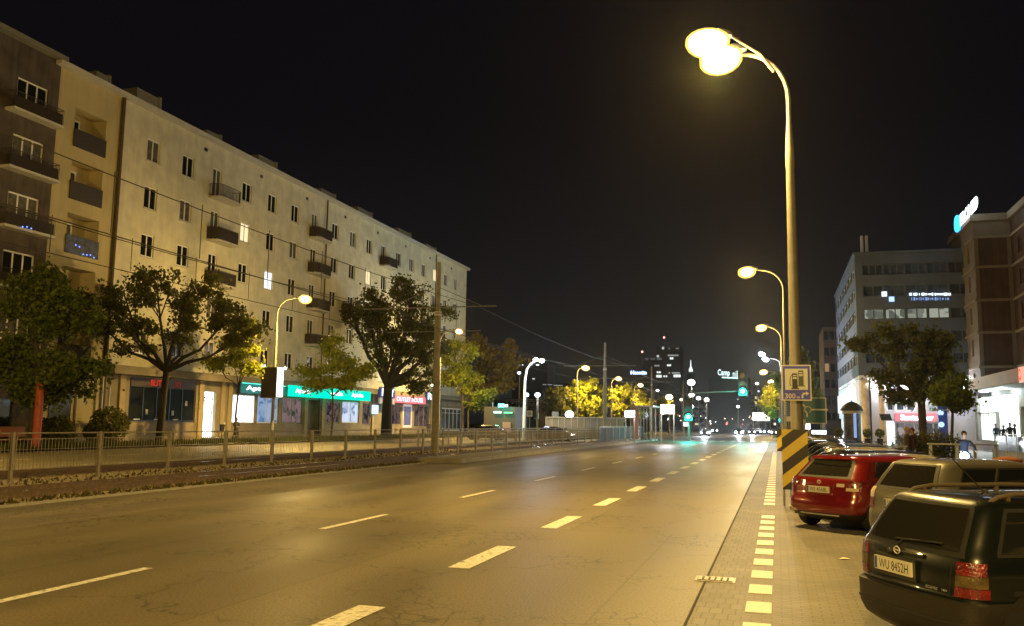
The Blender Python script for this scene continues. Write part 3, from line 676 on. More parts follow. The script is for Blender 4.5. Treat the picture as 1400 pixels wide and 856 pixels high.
# glowing door, dark screen
b = MB(); FBs.box(b, atY(1213,585,YO).x, atY(1224,585,YO).x, .3, zt(577), .02, .1); b.build('door', emis('white lit door', (.85,1,.97), 2.0), offi)
b = MB(); q0 = atY(1202,566,YO-.6); q1 = atY(1217,566,YO-.6); q2 = atY(1220,575,YO-.6); q3 = atY(1205,575,YO-.6); dd = Vector((0,.12,0))
b.add([q0,q1,q2,q3,q0+dd,q1+dd,q2+dd,q3+dd], [(0,3,2,1),(4,5,6,7),(0,1,5,4),(1,2,6,5),(2,3,7,6),(3,0,4,7)]); b.build('screen', mat('dark screen', (.015,.012,.012), .4), offi)
# white floodlit shopfront along the street side under the overhang
FSb = Facade((cx0+.25,0,0), (0,-1,0), (-1,0,0))
b = MB(); FSb.wall(b, -(YO+32), -(YO+1.0), .1, zs-.3, [(-(YO+6), -(YO+1.8), .5, 3.4), (-(YO+12), -(YO+7), .5, 3.4)], dep=.3); b.build('base_side_wall', M_off2, offi)
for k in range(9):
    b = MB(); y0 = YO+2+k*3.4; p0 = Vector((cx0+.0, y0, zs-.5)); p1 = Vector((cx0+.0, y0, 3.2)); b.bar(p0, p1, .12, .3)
    b.build('fin', mat('white fin', (.75,.75,.75), .5, emit=(.7,.85,1), es=.3), offi)  # fins glow slightly, the floodlight is put into their material
b = MB(); FSb.box(b, -(YO+30), -(YO+3), 3.9, zs-1.2, .3, .5); b.build('glow_slab', emis('floodlit wall glow', (.72,.88,1), 1.15), offi)  # glowing slab stands for the glare of the floodlit shopfront
b = MB(); b.tube([(cx0+.6, YO+.5, .1), (cx0+.6, YO+.5, zs-.3)], .4, 14); b.build('column', mat('warm stone column', (.5,.4,.3), .6, var=.2, scale=2), offi, smooth=True)
b = MB(); b.tube([(cx0+2.2, YO+.4, .1), (cx0+2.2, YO+.4, zs-.3)], .35, 14); b.build('column', mat('warm stone column'), offi, smooth=True)
lamp('soffit_light', (cx0+.75, YO+.3, zs-.6), 1000, (.95,.95,1), .3)
lamp('soffit_light', (cx0+4.2, YO+.4, zs-.6), 1100, (.95,.95,1), .3)
lamp('soffit_light', (cx0+10, YO+.4, zs-.6), 1000, (.9,.9,1), .3)
lamp('soffit_light', (cx0-1.2, YO+8, zs-2.2), 500, (.85,.92,1), .4)
# roof masts
for px in (1178.5, 1185):
    c = atY(px, 340, YO+3); b = MB(); b.tube([(c.x, c.y, zr), (c.x, c.y, zr+2.6)], .16, 8); b.build('antenna', mat('antenna grey', (.45,.45,.5), .5), offi)

# ---- brick and stone building at the right edge
XR1, XR2 = 18.35, 21.5
YR = atX(1335, 400, XR1).y; YR2 = atX(1303, 400, XR1).y
rb = thing('brick_building', 'brown brick and stone building with glowing roof lettering at the right edge', 'building', (XR1, YR, 0))
zR = atX(1335, 290, XR1).z
M_stone = mat('pale stone band', (.15,.125,.095), .8, var=.12, scale=1); M_brick = pavermat('dark brick', (.055,.028,.017), .26, .08, var=.25, mort=.7)
FR1 = Facade((XR1,0,0), (0,-1,0), (-1,0,0)); FR2 = Facade((0,YR,0), (1,0,0), (0,-1,0)); FR3 = Facade((XR2,0,0), (0,-1,0), (-1,0,0))
zb = [atX(1335, p, XR1).z for p in (321, 364, 411, 456, 503)]
hs = []
for k in range(5):
    zt_ = zb[k]-.55 if k < 4 else zb[4]-.5; 
    for px in (1310, 1318, 1326.5):
        yy = atX(px, 400, XR1).y; hs.append((-yy-.42, -yy+.42, zb[k]-2.4+.35, zb[k]-.45))
b = MB(); FR1.wall(b, -YR2, -YR, 5.8, zR, hs, dep=.3); b.build('wall', M_stone, rb)
for i_, h in enumerate(hs): FR1.window(rb, *h, d=-.2, panes=1, pm=M_offpane2 if i_ > 8 else M_pane, fm=M_stone, fr=.08)
b = MB()
for z in zb: FR1.box(b, -YR2, -YR-.0, z-.12, z+.12, .0, .12); FR2.box(b, XR1, XR2-.01, z-.12, z+.12, .0, .12); FR3.box(b, -YR+.01, 10, z-.12, z+.12, .0, .12)
FR1.box(b, -YR2-.1, -YR, zR-.5, zR+.15, .0, .3); FR2.box(b, XR1-.3, XR2, zR-.5, zR+.15, .0, .3); FR3.box(b, -YR+.3, 10, zR-.5, zR+.15, .0, .3)
b.build('stone_bands', mat('stone course', (.20,.165,.12), .8, var=.1), rb)
b = MB(); FR2.wall(b, XR1, XR2, 5.8, zR, [], dep=.3); b.quad(FR2.p(XR1+.35, 5.9, .012), FR2.p(XR2-.35, 5.9, .012), FR2.p(XR2-.35, zb[0]-.13, .012), FR2.p(XR1+.35, zb[0]-.13, .012)); b.m[-1] = 1
b.build('front_wall', [M_stone, M_brick], rb)
h3 = []
for z in zb:
    for yy in np.arange(YR-3, 40, -3.4): h3.append((-yy-.6, -yy+.6, z-2.1, z-.6))
b = MB(); FR3.wall(b, -YR, -20, 5.8, zR, h3, dep=.25); b.build('side_wall', M_brick, rb)
for h in h3[:40]: FR3.window(rb, *h, d=-.2, panes=2, pm=M_pane, fm=M_stone, fr=.07)
b = MB(); b.box(XR1+.35, 45, YR+.4, YR2, 5.7, zR-.02); b.box(XR2+.35, 45, 20, YR+.42, 5.7, zR-.02); b.build('roof', M_roof, rb)
# canopy and lit shop
XC = 15.75; FC = Facade((XC,0,0), (0,-1,0), (-1,0,0)); yc0, yc1 = atX(1320,530,XC).y, 30.
zf0, zf1 = atX(1350, 529.5, XC).z, atX(1350, 513, XC).z
zf0, zf1 = min(zf0, zf1), max(zf0, zf1)
b = MB(); b.box(XC, XR1+3.3, yc1, yc0, zf0, zf1); b.box(XR1+3.3, 44, yc1, YR2, zf0+.1, 5.8); b.build('canopy', mat('tan canopy panels', (.42,.30,.15), .6, var=.1, scale=.5), rb)
b = MB(); b.box(XC+.15, XR1+3.2, yc1, yc0-.1, zf0-.06, zf0-.003); b.build('soffit', mat('white soffit', (.7,.7,.7), .6), rb)
FG = Facade((XR1-.4,0,0), (0,-1,0), (-1,0,0)); ys0 = atX(1336,560,XR1-.4).y; ys1 = atX(1393,560,XR1-.4).y
b = MB(); FG.wall(b, -yc0-1, -yc1, .1, zf0-.06, [(-ys0, -ys1, .95, zf0-.35), (-yc0+.2, -ys0-1.0, .95, 3.6), (-ys1+.5, -ys1+6, .95, 3.8)], dep=.5); b.build('shop_wall', mat('shop wall grey', (.3,.28,.25), .7, var=.15), rb)
E_store = emis('shop interior light', (.85,1,.97), 1.8)
FG.window(rb, -ys0, -ys1, .95, zf0-.36, d=-.3, panes=5, pm=E_store, name='shop_window', transom=3.3, fr=.1)
FG.window(rb, -yc0+.25, -ys0-1.05, .98, 3.55, d=-.3, panes=4, pm=mat('grey blue shop glass', (.05,.07,.09), .1, emit=(.05,.07,.09), es=.6), name='shop_window')
FG.window(rb, -ys1+.5, -ys1+6, .98, 3.8, d=-.3, panes=3, pm=shopmat('green shop display', (.02,.10,.08), (.5,.9,.8), .9, 1.2), name='shop_window')
for yy in np.linspace(ys1+1, ys0-1, 3): lamp('canopy_light', (XC+1.3, yy, zf0-.35), 190, (.82,1,.97), .2)
c = atX(1398, 512, XC-.05)
b = MB(); b.box(XC-.16, XC-.02, c.y-2.6, c.y+.55, c.z-.55, c.z+.5); s_ = b.build('sign_panel', mat('pink lit sign panel', (.5,.3,.25), .5, emit=(.9,.5,.4), es=.5), rb)
text('O', .8, (0,-1,0), (0,0,1), (XC-.2, c.y, c.z), emis('red sign letter', (1,.08,.04), 1.6), 'sign_lettering', s_, width=.75, bold=.02)
# roof lettering
zl = zR+.3; ya, yb = atX(1339, 290, XR1-.4).y, atX(1314, 310, XR1-.4).y
a0 = atX(1326.5, 294, XR1-.5); 
fr_ = MB(); 
for z in (zR+.2, zR+.5): fr_.bar((XR1-.3, YR+.2, z), (XR1-.3, YR2-.2, z), .08)
for yy in np.linspace(YR+.4, YR2-.4, 6): fr_.bar((XR1-.3, yy, zR), (XR1-.3, yy, zR+.5), .06)
fr_.build('sign_frame', M_dark, rb)
text('PROMED', 1.25, (0,-1,0), (0,0,1), (XR1-.45, (ya+yb)/2, zR+.35), emis('roof letters', (.75,.92,1), 3), 'sign_lettering', rb, width=abs(yb-ya), bold=.07)
b = MB(); cc = Vector((XR1-.45, yb+1.4, zR+.3)); pts = [cc+Vector((0, .65*math.cos(a), .75*math.sin(a))) for a in np.linspace(-.9, 4.1, 18)]
b.tube(pts, .2, 6); b.build('emblem', emis('blue emblem', (.03,.35,1), 3), rb)

# ---- dark building beyond the office
def facegrid_building(name, label, px0, px1, pytop, Y, m, rowsn, colsn, litp, lm, depth=15, lane=.5, group=None, wm=None):
    a = atY(px0, pytop, Y); c = atY(px1, pytop, Y); z = max(a.z, c.z)
    t = thing(name, label, 'building', ((a.x+c.x)/2, Y, 0), group=group)
    b = MB(); b.box(a.x, c.x, Y, Y+depth, 0, z); b.build('wall', m, t)
    rg = random.Random(px0); wl = MB(); wd = MB(); F = Facade((0,Y,0), (1,0,0), (0,-1,0))
    du = (c.x-a.x)/colsn; dz = z/rowsn
    for i in range(colsn):
        for j in range(1, rowsn):
            u = a.x+i*du; zz = j*dz
            F.box(wl if rg.random() < litp else wd, u+du*.15, u+du*.85, zz+dz*.2, zz+dz*.7, .01, .08)
    if wd.f: wd.build('dark_windows', wm or M_pane, t)['kind'] = 'stuff'
    if wl.f: wl.build('lit_windows', lm, t)['kind'] = 'stuff'
    return t
M_nb = mat('dark brown facade', (.07,.045,.035), .9, var=.2, scale=.5)
facegrid_building('brown_tenement', 'dark brown tenement just beyond the grey office block', 1125, 1172, 447, 150, M_nb, 7, 6, .1, emis('dim warm window', (1,.6,.3), .25))

# ------------------------------------------------------------------ distant skyline
E_tw = emis('tower office lights', (.85,.9,.85), .9)
M_tw = mat('tower glass', (.02,.022,.028), .5)
def tower(name, label, px0, px1, py, Y, lights, depth=30):
    a = atY(px0, py, Y); c = atY(px1, py, Y)
    t = thing(name, label, 'tower', ((a.x+c.x)/2, Y, 0)); b = MB(); b.box(a.x, c.x, Y, Y+depth, 0, a.z); b.build('body', M_tw, t)
    for (qx0, qx1, qy, h, s) in lights:
        p = atY(qx0, qy, Y-.5); q = atY(qx1, qy, Y-.5); hh = h*Y/1200/2
        b = MB(); n = max(1, int((qx1-qx0)/2.2)); rg = random.Random(int(qx0*7+qy))
        for k in range(n):
            if rg.random() < .25 and n > 2: continue
            u0 = p.x+(q.x-p.x)*k/n; u1 = p.x+(q.x-p.x)*(k+.75)/n; b = MB(); b.box(u0, u1, Y-.6, Y-.1, p.z-hh, p.z+hh); b.build('lit_floor', emis('tower light %.1f' % s, (.85,.92,.88), s), t)
    return t, a, c
t, a, c = tower('skyscraper', 'tall dark skyscraper with scattered lit floors beyond the junction', 897, 930, 474, 900,
  [(905,909,476,3,.5),(914,929,476.5,1.6,.16),(880,905,491,2,.10),(898,902,487,3,.5),(913,928,486,2,.3),(916,921,490,2.4,1.4),(895,902,500,2,.3),(912,918,499.5,2.2,1.2),(898,904,509,2.4,.9),(912,930,510,2,.35),(895,905,514.5,3.6,1.0),(907,913,514.5,2.5,.7),(921,931,514,3.6,1.1)])
b = MB(); x0_ = atY(879, 489, 900).x; b.box(x0_, a.x, 900, 925, 0, atY(879, 489, 900).z); b.build('body', M_tw, t)
for px, py in ((908, 461.5), (878, 481)):
    p = atY(px, py, 899); b = MB(); b.ball(p, 1.1, 8); bs = b.build('beacon', emis('aviation beacon', (1,.35,.3), 3), t)
    b = MB(); b.tube([(p.x, p.y, p.z-9), p], .25, 5); b.build('mast', M_dark, t)
tower('round_tower', 'dim blue-grey office tower far behind the crossroads lamps', 735, 776, 524, 600, [(742,755,526,1,.35),(757,772,527,1,.3),(752,756,538,3,.35),(757,761,541,2.4,.5),(771,776,544,3,1.2),(740,745,550,2,.3)])
t, a, c = tower('wide_tower', 'dark distant block with a row of lights under its roof', 700, 748, 497, 700, [(707,716,499,1.4,1.0),(723,729,499,1.3,.7),(733,740,499,1.6,1.3),(727,733,496.5,2,.2),(707,712,510,3,1.4),(728,732,518,1.2,.8)])
t, a, c = tower('hotel_block', 'dark hotel block carrying glowing white roof letters', 968, 1026, 517, 420, [(1012,1016,523,2.4,.6),(1008,1010,546,1.4,.6)])
pp = atY(997, 511.5, 419.5); ww_ = atY(1014, 511, 419.5).x-atY(981, 511, 419.5).x
up_ = (atY(1040, 540, 420)-atY(1040,500,420)).normalized()
text('Camp', 3.6, (1,0,-.04), (0,0,1), atY(989.5, 510.5, 419.5), emis('hotel letters', (.75,1,1), 1.2), 'sign_lettering', t, width=ww_*.50, bold=.02)
text('nile', 3.2, (1,0,-.04), (0,0,1), atY(1007.2, 511.3, 419.5), emis('hotel letters'if 0 else 'hotel letters', (.75,1,1), 1.2), 'sign_lettering', t, width=ww_*.32, bold=.0)
b = MB(); p = atY(987, 516, 419.5); q = atY(1011, 517.2, 419.5); b.bar(p, q, .3, .55); b.build('sign_strip', emis('hotel strip', (.6,1,.95), 1.4), t)
t, a, c = tower('blue_sign_block', 'low dark block with a blue-white roof sign', 858, 892, 518, 520, [])
text('Hesotin', 2.2, (1,0,.0), (0,0,1), atY(873, 509.5, 519), emis('blue roof sign', (.35,.55,1), 2.5), 'sign_lettering', t, width=atY(884,510,519).x-atY(862,510,519).x, bold=.08)
b = MB(); b.bar(atY(862,513,519.5), atY(884,512.6,519.5), .3, 1.2); b.build('sign_frame', M_dark, t)
# spire, its floodlight put in as a glow of the stone
t = thing('spire_tower', 'slender floodlit white spire rising behind the green signal', 'tower', (atY(944,560,800).x, 800, 0))
c = atY(944.5, 508, 800); b = MB(); b.lathe((c.x, 800, 0), [(6,0),(6,c.z-22),(3.5,c.z-20),(3.5,c.z-2)], 8); b.build('shaft', M_tw, t)
b = MB(); tp = atY(944.5, 492, 800).z; b.lathe((c.x, 800, 0), [(1.9,c.z),(1.6,c.z+2),(.55,c.z+4.5),(.28,tp)], 8); b.build('spire', emis('glowing spire stone', (.85,1,.98), 1.0), t)
# low dark masses closing the far side of the crossroads
facegrid_building('low_shop_block', 'low dark commercial block beyond the crossroads on the left', 668, 738, 545, 190, mat('dark block', (.025,.025,.025), .8), 3, 9, .12, emis('small shop light', (.6,1,.8), .5))
facegrid_building('far_block', 'dark residential block behind the lamps of the far avenue', 930, 968, 548, 380, mat('dark block'), 7, 6, .12, emis('small warm window', (1,.8,.5), .5))
facegrid_building('far_block', 'dark wide block behind the white billboard', 1025, 1062, 540, 360, mat('dark block'), 7, 6, .10, emis('small warm window', (1,.8,.5), .5))
facegrid_building('far_block', 'dark terrace far beyond the tram shelter', 800, 862, 556, 330, mat('dark block'), 5, 10, .15, emis('small warm window', (1,.8,.5), .5))

# ------------------------------------------------------------------ street lamps
P_SOD = 8000.
def luminaire(root, hp, dr, bulb, L=1.3, name='lamp_head'):
    """hood and glass bowl; hp = centre, dr = unit vector along the head"""
    dr = Vector(dr).normalized(); sd = Vector((0,0,1)).cross(dr).normalized(); N = 14
    hood = MB(); vs = []; fs = []
    rings = [(-.56,.07,.08),(-.50,.14,.16),(-.42,.18,.2),(-.34,.2,.23),(-.25,.2,.24)]
    for (a, wd, h) in rings:
        for k in range(9):
            t = math.pi*k/8; vs.append(hp+dr*(a*L)+sd*(wd*math.cos(t))+Vector((0,0,h*math.sin(t)+.02)))
    for i in range(4):
        for k in range(8): fs.append((i*9+k, i*9+k+1, (i+1)*9+k+1, (i+1)*9+k))
    hood.add(vs, fs); ho = hood.build(name, M_pole, root, smooth=True)
    g = MB(); vs = []; fs = []; up = Vector((0,0,1)); c0 = hp-Vector((0,0,.10))-dr*.05; n = 16
    for i in range(1, 9):
        th = math.pi*i/9
        for k in range(n):
            a = 2*math.pi*k/n; vs.append(c0+dr*(-math.cos(th)*.46*L)+sd*(.34*L*math.sin(th)*math.cos(a))+up*(math.sin(th)*math.sin(a)*(.26 if math.sin(a) > 0 else .35)*L))
    fs = [(i*n+k, i*n+(k+1)%n, (i+1)*n+(k+1)%n, (i+1)*n+k) for i in range(7) for k in range(n)]+[tuple(range(n))[::-1], tuple(7*n+k for k in range(n))]
    g.add(vs, fs); g.build('lamp_glass', bulb, ho, smooth=True)
    if bulb is M_sodbulb:
        g = MB(); g.add([c0+(v-c0)*(.86 if hp.y < 40 else .66)-up*.01 for v in vs], fs); g.build('burner', M_core, ho, smooth=True)  # smaller core on far lamps leaves an amber rim as their halo
    return ho
def street_lamp(label, X, Y, hx, sx=-1, power=P_SOD, col=SOD, bulb=None, H=12.05, thick=.19, group='street lamps along the avenue', double=False, hy=0, wire=True, zt=9.2, down=0):
    t = thing('street_lamp', label, 'street lamp', (X, Y, 0), group=group)
    b = MB(); b.lathe((X,Y,0), [(thick*1.25,0),(thick*1.25,.5),(thick,.6),(thick*.64,zt-.45),(thick*.70,zt-.4),(thick*.70,zt),(.07,zt+.75)], 16); b.build('pole', M_pole, t, smooth=True)
    L = abs(hx-X); pts = [(X, Y, zt+.7), (X, Y, H-1.4)]
    R_ = min(1.35, L*.7)
    for k in range(1, 9):
        a = math.pi/2*k/8; pts.append((X+sx*R_*(1-math.cos(a)), Y+hy*.0, H-1.4+1.35*math.sin(a)))
    end = Vector((hx-sx*.5, Y+hy, H+.02)); pts.append(end)
    b = MB(); b.tube(pts, [.062]*2+[.055]*7+[.05,.045], 8); b.build('arm', M_pole, t, smooth=True)
    hd = Vector((sx, hy/max(L,.1), -.08)); hp = Vector((hx, Y+hy, H))
    ho = luminaire(t, hp, hd, bulb or M_sodbulb, 1.3 if Y < 120 else 1.75)  # heads oversized, far ones more, to stand for bloom
    l = lamp('lamp_light', (hp.x-X, hp.y-Y, hp.z-.66), power*(.5 if double else 1)*(1 if down or Y < 0 else .42), col, .16, parent=t)
    if not down and Y > 0: down = power*(.5 if double else 1)*.85; auto = 1
    if down: lamp('lamp_downlight', (hp.x-X, hp.y-Y, hp.z-.72), down, col, .12, parent=t, kind='SPOT', size=140)
    if double:
        pts = [(X-.35, Y, H-.62), (X-.7, Y-.08, H-.12), (X-1.2, Y-.3, H+.18), (hx+.35, Y-.55, H+.27)]
        b = MB(); b.tube(pts, [.045,.04,.035,.03], 6); b.build('arm', M_pole, t, smooth=True)
        hp2 = Vector((hx-.3, Y-.7, H+.22)); luminaire(t, hp2, (sx, -.35, -.05), bulb or M_sodbulb)
        lamp('lamp_light', (hp2.x-X, hp2.y-Y, hp2.z-.66), power*.3, col, .16, parent=t); lamp('lamp_downlight', (hp2.x-X, hp2.y-Y, hp2.z-.72), power*.4, col, .12, parent=t, kind='SPOT', size=140)
    return t
street_lamp('tall double-headed street lamp carrying the petrol pump sign on its thick pole', .47, 23.45, -1.3, double=True, thick=.165)
for (Y, hx, lab) in ((-5.5, -1.3, 'street lamp behind the viewer lighting the parking bays'), (57.9, -1.72, 'second sodium street lamp up the right kerb, behind the petrol sign'), (91.9, -1.4, 'third sodium street lamp up the right kerb'),
                     (168, -2.3, 'sodium street lamp beyond the crossroads, above the yellow-lit tree')):
    street_lamp(lab, .55, Y, hx, thick=.13, power=P_SOD*(1.75 if Y < 0 else .95))
street_lamp('small sodium street lamp half lost in the yellow-lit tree', .7, 205, -1.2, thick=.13, power=6000)
# white lamp with two heads
t = thing('street_lamp', 'white twin-headed lamp on a long arm beside the right kerb', 'street lamp', (.6, 126, 0), group='white lamps at the crossroads')
p1 = atY(1046, 490, 126); p2 = atY(1041, 483, 126)
b = MB(); b.tube([(.6,126,0),(.6,126,p1.z-1.6)], [.14,.08], 8); b.build('pole', M_pole, t, smooth=True)
b = MB(); b.tube([(.6,126,p1.z-1.6),(.45,126,p1.z-.5),(-.1,126,p1.z-.1),(p1.x,126,p1.z)], .05, 6); b.build('arm', M_pole, t)
luminaire(t, p1, (-1,0,.1), M_ledbulb, .95); luminaire(t, p2, (-1,0,.1), M_ledbulb, .95)
lamp('lamp_light', (p1.x-.6, 0, p1.z-.6), 6000, WHT, .3, parent=t)
# left row along the far road
for k, (px, py, lab, pw) in enumerate(((418,407,'sodium lamp on the far kerb with a billboard on its post', .62), (628,452,'sodium lamp hanging beside the tall tram pole', .55), (801,502,'sodium lamp over the pale green tree left of the tram stop', .9),
                                 (846,517,'sodium lamp over the bright yellow tree behind the shelter', .9), (876,526,'smallest sodium lamp in the left row, right of the shelter tree', .8))):
    H_ = 14.0 if k == 1 else 12.1; h = G(px, py, H_)
    street_lamp(lab, h.x-2.6 if k < 2 else h.x-1.6, h.y, h.x, sx=1, power=P_SOD*pw*.62, down=15000 if k == 0 else 20000, H=H_, thick=.15, group='street lamps along the far road')
street_lamp('sodium street lamp left of the view on the far kerb', -39.8, 24, -37.2, sx=1, power=P_SOD*1.1, group='street lamps along the far road')
# white lamp mast at the left side street
t = thing('street_lamp', 'tall white curved lamp mast with two white heads beside the parked cars', 'street lamp', (atY(716, 590, 112).x, 112, 0), group='white lamps at the crossroads')
q = t.location; p1 = atY(741, 492, 112); p2 = atY(733, 490.5, 116); M_wp = mat('white mast', (.75,.77,.8), .5)
b = MB(); zt_ = p1.z; b.tube([(q.x,112,0),(q.x+.1,112,zt_-2.6),(q.x+.35,112,zt_-1.2),(q.x+.9,112,zt_-.4),(q.x+1.6,112,zt_-.1),(p1.x-.3,112,zt_)], [.2,.16,.14,.12,.1,.08], 8); b.build('pole', M_wp, t, smooth=True)
luminaire(t, p1, (1,0,0), M_ledbulb, .8); luminaire(t, p2, (1,0,0), M_ledbulb, .75)
lamp('lamp_light', (p1.x-q.x, 0, zt_-.7), 1500, WHT, .3, parent=t)
lamp('lamp_light', (3, -4, zt_-1), 800, WHT, .3, parent=t)
# small globe lamps and far lamps of the avenue
def small_lamp(label, px, py, Y, r, bulbm, pybase=None, group='distant lamps beyond the crossroads', lightp=0, col=WHT, arm=0):
    p = atY(px, py, Y); ax = p.x+arm
    t = thing('street_lamp', label, 'street lamp', (ax, Y, 0), group=group)
    b = MB(); b.tube([(ax,Y,0),(ax,Y,p.z-.1)] + ([(p.x,Y,p.z+.1)] if arm else []), .09+Y*.0003, 6); b.build('pole', M_pole, t)
    g = MB(); g.ball(p, r*.72, 10, (1.15,1,.9)); g.build('lamp_glass', bulbm, t, smooth=True)
    if lightp: lamp('lamp_light', (p.x-ax, 0, p.z-r-.3), lightp, col, .3, parent=t)
    return t
M_fw = emis('far white lamp', (.85,.95,1), 8); M_fs = emis('far sodium lamp', (1,.82,.45), 8); M_fwarm = emis('far warm lamp', (1,.93,.75), 6)
for a in (('small white globe lamp beside the traffic signal post', 735, 540, 104, .42, M_fw, 0, 500, WHT), ('white lamp behind the curved white mast', 720, 540, 150, .5, M_fw, 0, 0, WHT),
          ('small white lamp among the dark left trees', 710, 510, 170, .35, M_fw, 0, 0, WHT),
          ('white lamp right of the parked dark car', 778.5, 566.5, 120, .75, emis('blue white lamp', (.7,.85,1), 9), 0, 900, (.7,.85,1)),
          ('white lamp above the green signal, under the spire', 945, 523, 260, 1.35, M_fw, 0, 3000, WHT), ('warm lamp directly above the green signal', 945, 540, 300, 1.2, M_fwarm, 0, 0, WHT),
          ('white lamp just over the green signal post', 945, 556, 340, 1.15, M_fw, 0, 0, WHT), ('warm lamp right of the green signal post', 955, 544.5, 330, 1.0, M_fwarm, 0, 0, WHT),
          ('white lamp at the middle of the far avenue', 966, 546.5, 230, .75, M_fwarm, 0, 2500, WHT), ('sodium lamp behind the white tram stop panel', 915, 543, 235, 1.15, M_fs, 0, 2500, SOD),
          ('small sodium lamp left of the spire', 931.5, 546.5, 300, .6, M_fs, 0, 0, SOD), ('small white lamp on a curved arm left of the spire', 899, 534, 210, .42, M_fw, 0, 0, WHT),
          ('small white lamp over the dark bus queue', 1009, 556, 300, .6, M_fw, 0, 0, WHT), ('small white lamp right of the hanging signal', 1035, 524.5, 290, .6, M_fw, 0, 0, WHT),
          ('dim white lamp under the small white one', 1037, 535, 300, .45, emis('dim far lamp', (.7,.9,1), 1.2), 0, 0, WHT), ('white lamp in front of the dark office tree', 1254, 499, 80, .22, M_fw, 0, 60, WHT),
          ('tiny warm lamp by the last shop of the cream building', 591, 527, 118, .28, M_fwarm, 0, 80, SOD), ('warm lamp inside the yellow-lit tree at right', 1052, 531, 195, .95, M_fs, 0, 2500, SOD),
          ('sodium lamp low in the yellow-lit tree at right', 1046, 541, 240, .95, M_fs, 0, 0, SOD)):
    small_lamp(a[0], a[1], a[2], a[3], a[4], a[5], lightp=a[7], col=a[8], arm=(-.9 if 'curved arm' in a[0] else 0))

# tram poles and wires
def tram_pole(label, X, Y, H=12.2, r0=.24, arms=True):
    t = thing('tram_pole', label, 'pole', (X, Y, 0), group='tram poles in the median')
    b = MB(); b.lathe((X,Y,0), [(r0*1.25,0),(r0*1.25,.25),(r0,.3),(r0*.92,4.4),(r0*.97,4.42),(r0*.97,4.6),(r0*.86,4.62),(r0*.78,8.6),(r0*.82,8.6),(r0*.82,8.9),(r0*.6,8.92),(r0*.5,H)], 14); b.build('pole', mat('weathered concrete pole', (.26,.24,.19), .8, var=.2, scale=3), t, smooth=True)
    if arms:
        b = MB(); b.tube([(X-5.2,Y,9.3),(X+3.9,Y,9.3)], .045, 6); b.tube([(X-3.6,Y,7.75),(X+2.9,Y,7.75)], .03, 6); b.tube([(X,Y,10.6),(X-3.6,Y,9.35)], .02, 4); b.tube([(X,Y,10.6),(X+2.9,Y,9.35)], .02, 4)
        b.build('bracket_arm', M_steel, t)
        b = MB(); b.lathe((X,Y,8.75), [(r0*.95,0),(r0*.95,.12)], 14); b.lathe((X,Y,8.95), [(r0*.95,0),(r0*.95,.06)], 14); b.build('band', mat('white band', (.6,.6,.6), .6), t)
    return t
TPX = -20.6
tram_pole('tall weathered tram pole beside the median fence, nearest', TPX, 51.9)
Yt = atX(827, 560, TPX).y
tram_pole('second tram pole, standing left of the bright yellow trees', TPX, Yt, r0=.24)
tram_pole('third tram pole, thin against the far lamps', TPX, 152, H=12, r0=.2); tram_pole('fourth tram pole beyond the crossroads', TPX, 205, H=12, r0=.2)
tram_pole('tram pole just out of view at the left', TPX, 2.0)
def wire(label, a, z0, sag, r=.018):
    X = a; b = MB()
    ys = [2, 51.9, Yt, 152, 205]
    for i in range(4):
        pts = [(X, ys[i]+(ys[i+1]-ys[i])*k/10, z0-sag*4*(k/10)*(1-k/10)) for k in range(11)]; b.tube(pts, r, 4, cap=False)
    tag(b.build('overhead_wire', mat('dark wire', (.05,.045,.035), .6)), label, 'wire', 'overhead tram wires')
wire('upper messenger wire over the near tram track', -17.9, 9.3, .5); wire('contact wire over the near tram track', -17.9, 7.2, .05)
wire('upper messenger wire over the far tram track', -24.0, 9.3, .5); wire('contact wire over the far tram track', -24.0, 7.7, .05)
nd = 0
for k in range(12):
    y = 8+k*4
    if abs(y-51.9) < 2: continue
    for X, z1, zl in ((-17.9, 7.2, 9.0), (-24.0, 7.7, 9.0)):
        b = MB(); b.bar((X,y,z1), (X,y,zl), .02); tag(b.build('dropper_wire', mat('dark wire')), 'short vertical dropper joining messenger and contact wire over the tracks', 'wire', 'droppers between the tram wires')

# ------------------------------------------------------------------ median fence
M_fence = mat('fence galvanised', (.27,.235,.16), .6, .2, var=.2, scale=4)
def fence_run(name, label, X, ys, ztop, zbot, gap=.28, nb=24, base=0, two=True):
    t = thing(name, label, 'fence', (X, ys[0], 0))
    for i, y in enumerate(ys):
        b = MB(); b.box(X-.045, X+.045, y-.045, y+.045, base, ztop+.04)
        b.build('post', M_fence, t)
    for i in range(len(ys)-1):
        y0, y1 = ys[i]+gap*.5, ys[i+1]-gap*.5; b = MB()
        b.tube([(X,y0,zbot),(X,y0,ztop),(X,y1,ztop),(X,y1,zbot),(X,y0,zbot)], .025, 6)
        for k in range(1, nb): yy = y0+(y1-y0)*k/nb; b.bar((X,yy,zbot), (X,yy,ztop-.18), .014)
        b.bar((X,y0,ztop-.18), (X,y1,ztop-.18), .02)
        for zz in (zbot+.15, ztop-.25):
            b.bar((X,ys[i],zz), (X,y0,zz), .02); b.bar((X,y1,zz), (X,ys[i+1],zz), .02)
        b.build('panel', M_fence, t)
    return t
fence_run('median_fence', 'long grey steel railing fence between the two tram tracks', -22.2, [14.2+3.6*k for k in range(28)], 1.52, .42)
fence_run('platform_fence', 'thin railing fence along the raised tram stop island', -17.1, [43.4+3.1*k for k in range(23)], 1.50, .75, gap=.1, nb=14, base=.24)
fence_run('far_track_fence', 'grey railing on the far side of the tram stop tracks', -27.4, [62+3.4*k for k in range(15)], 1.45, .4, nb=14)

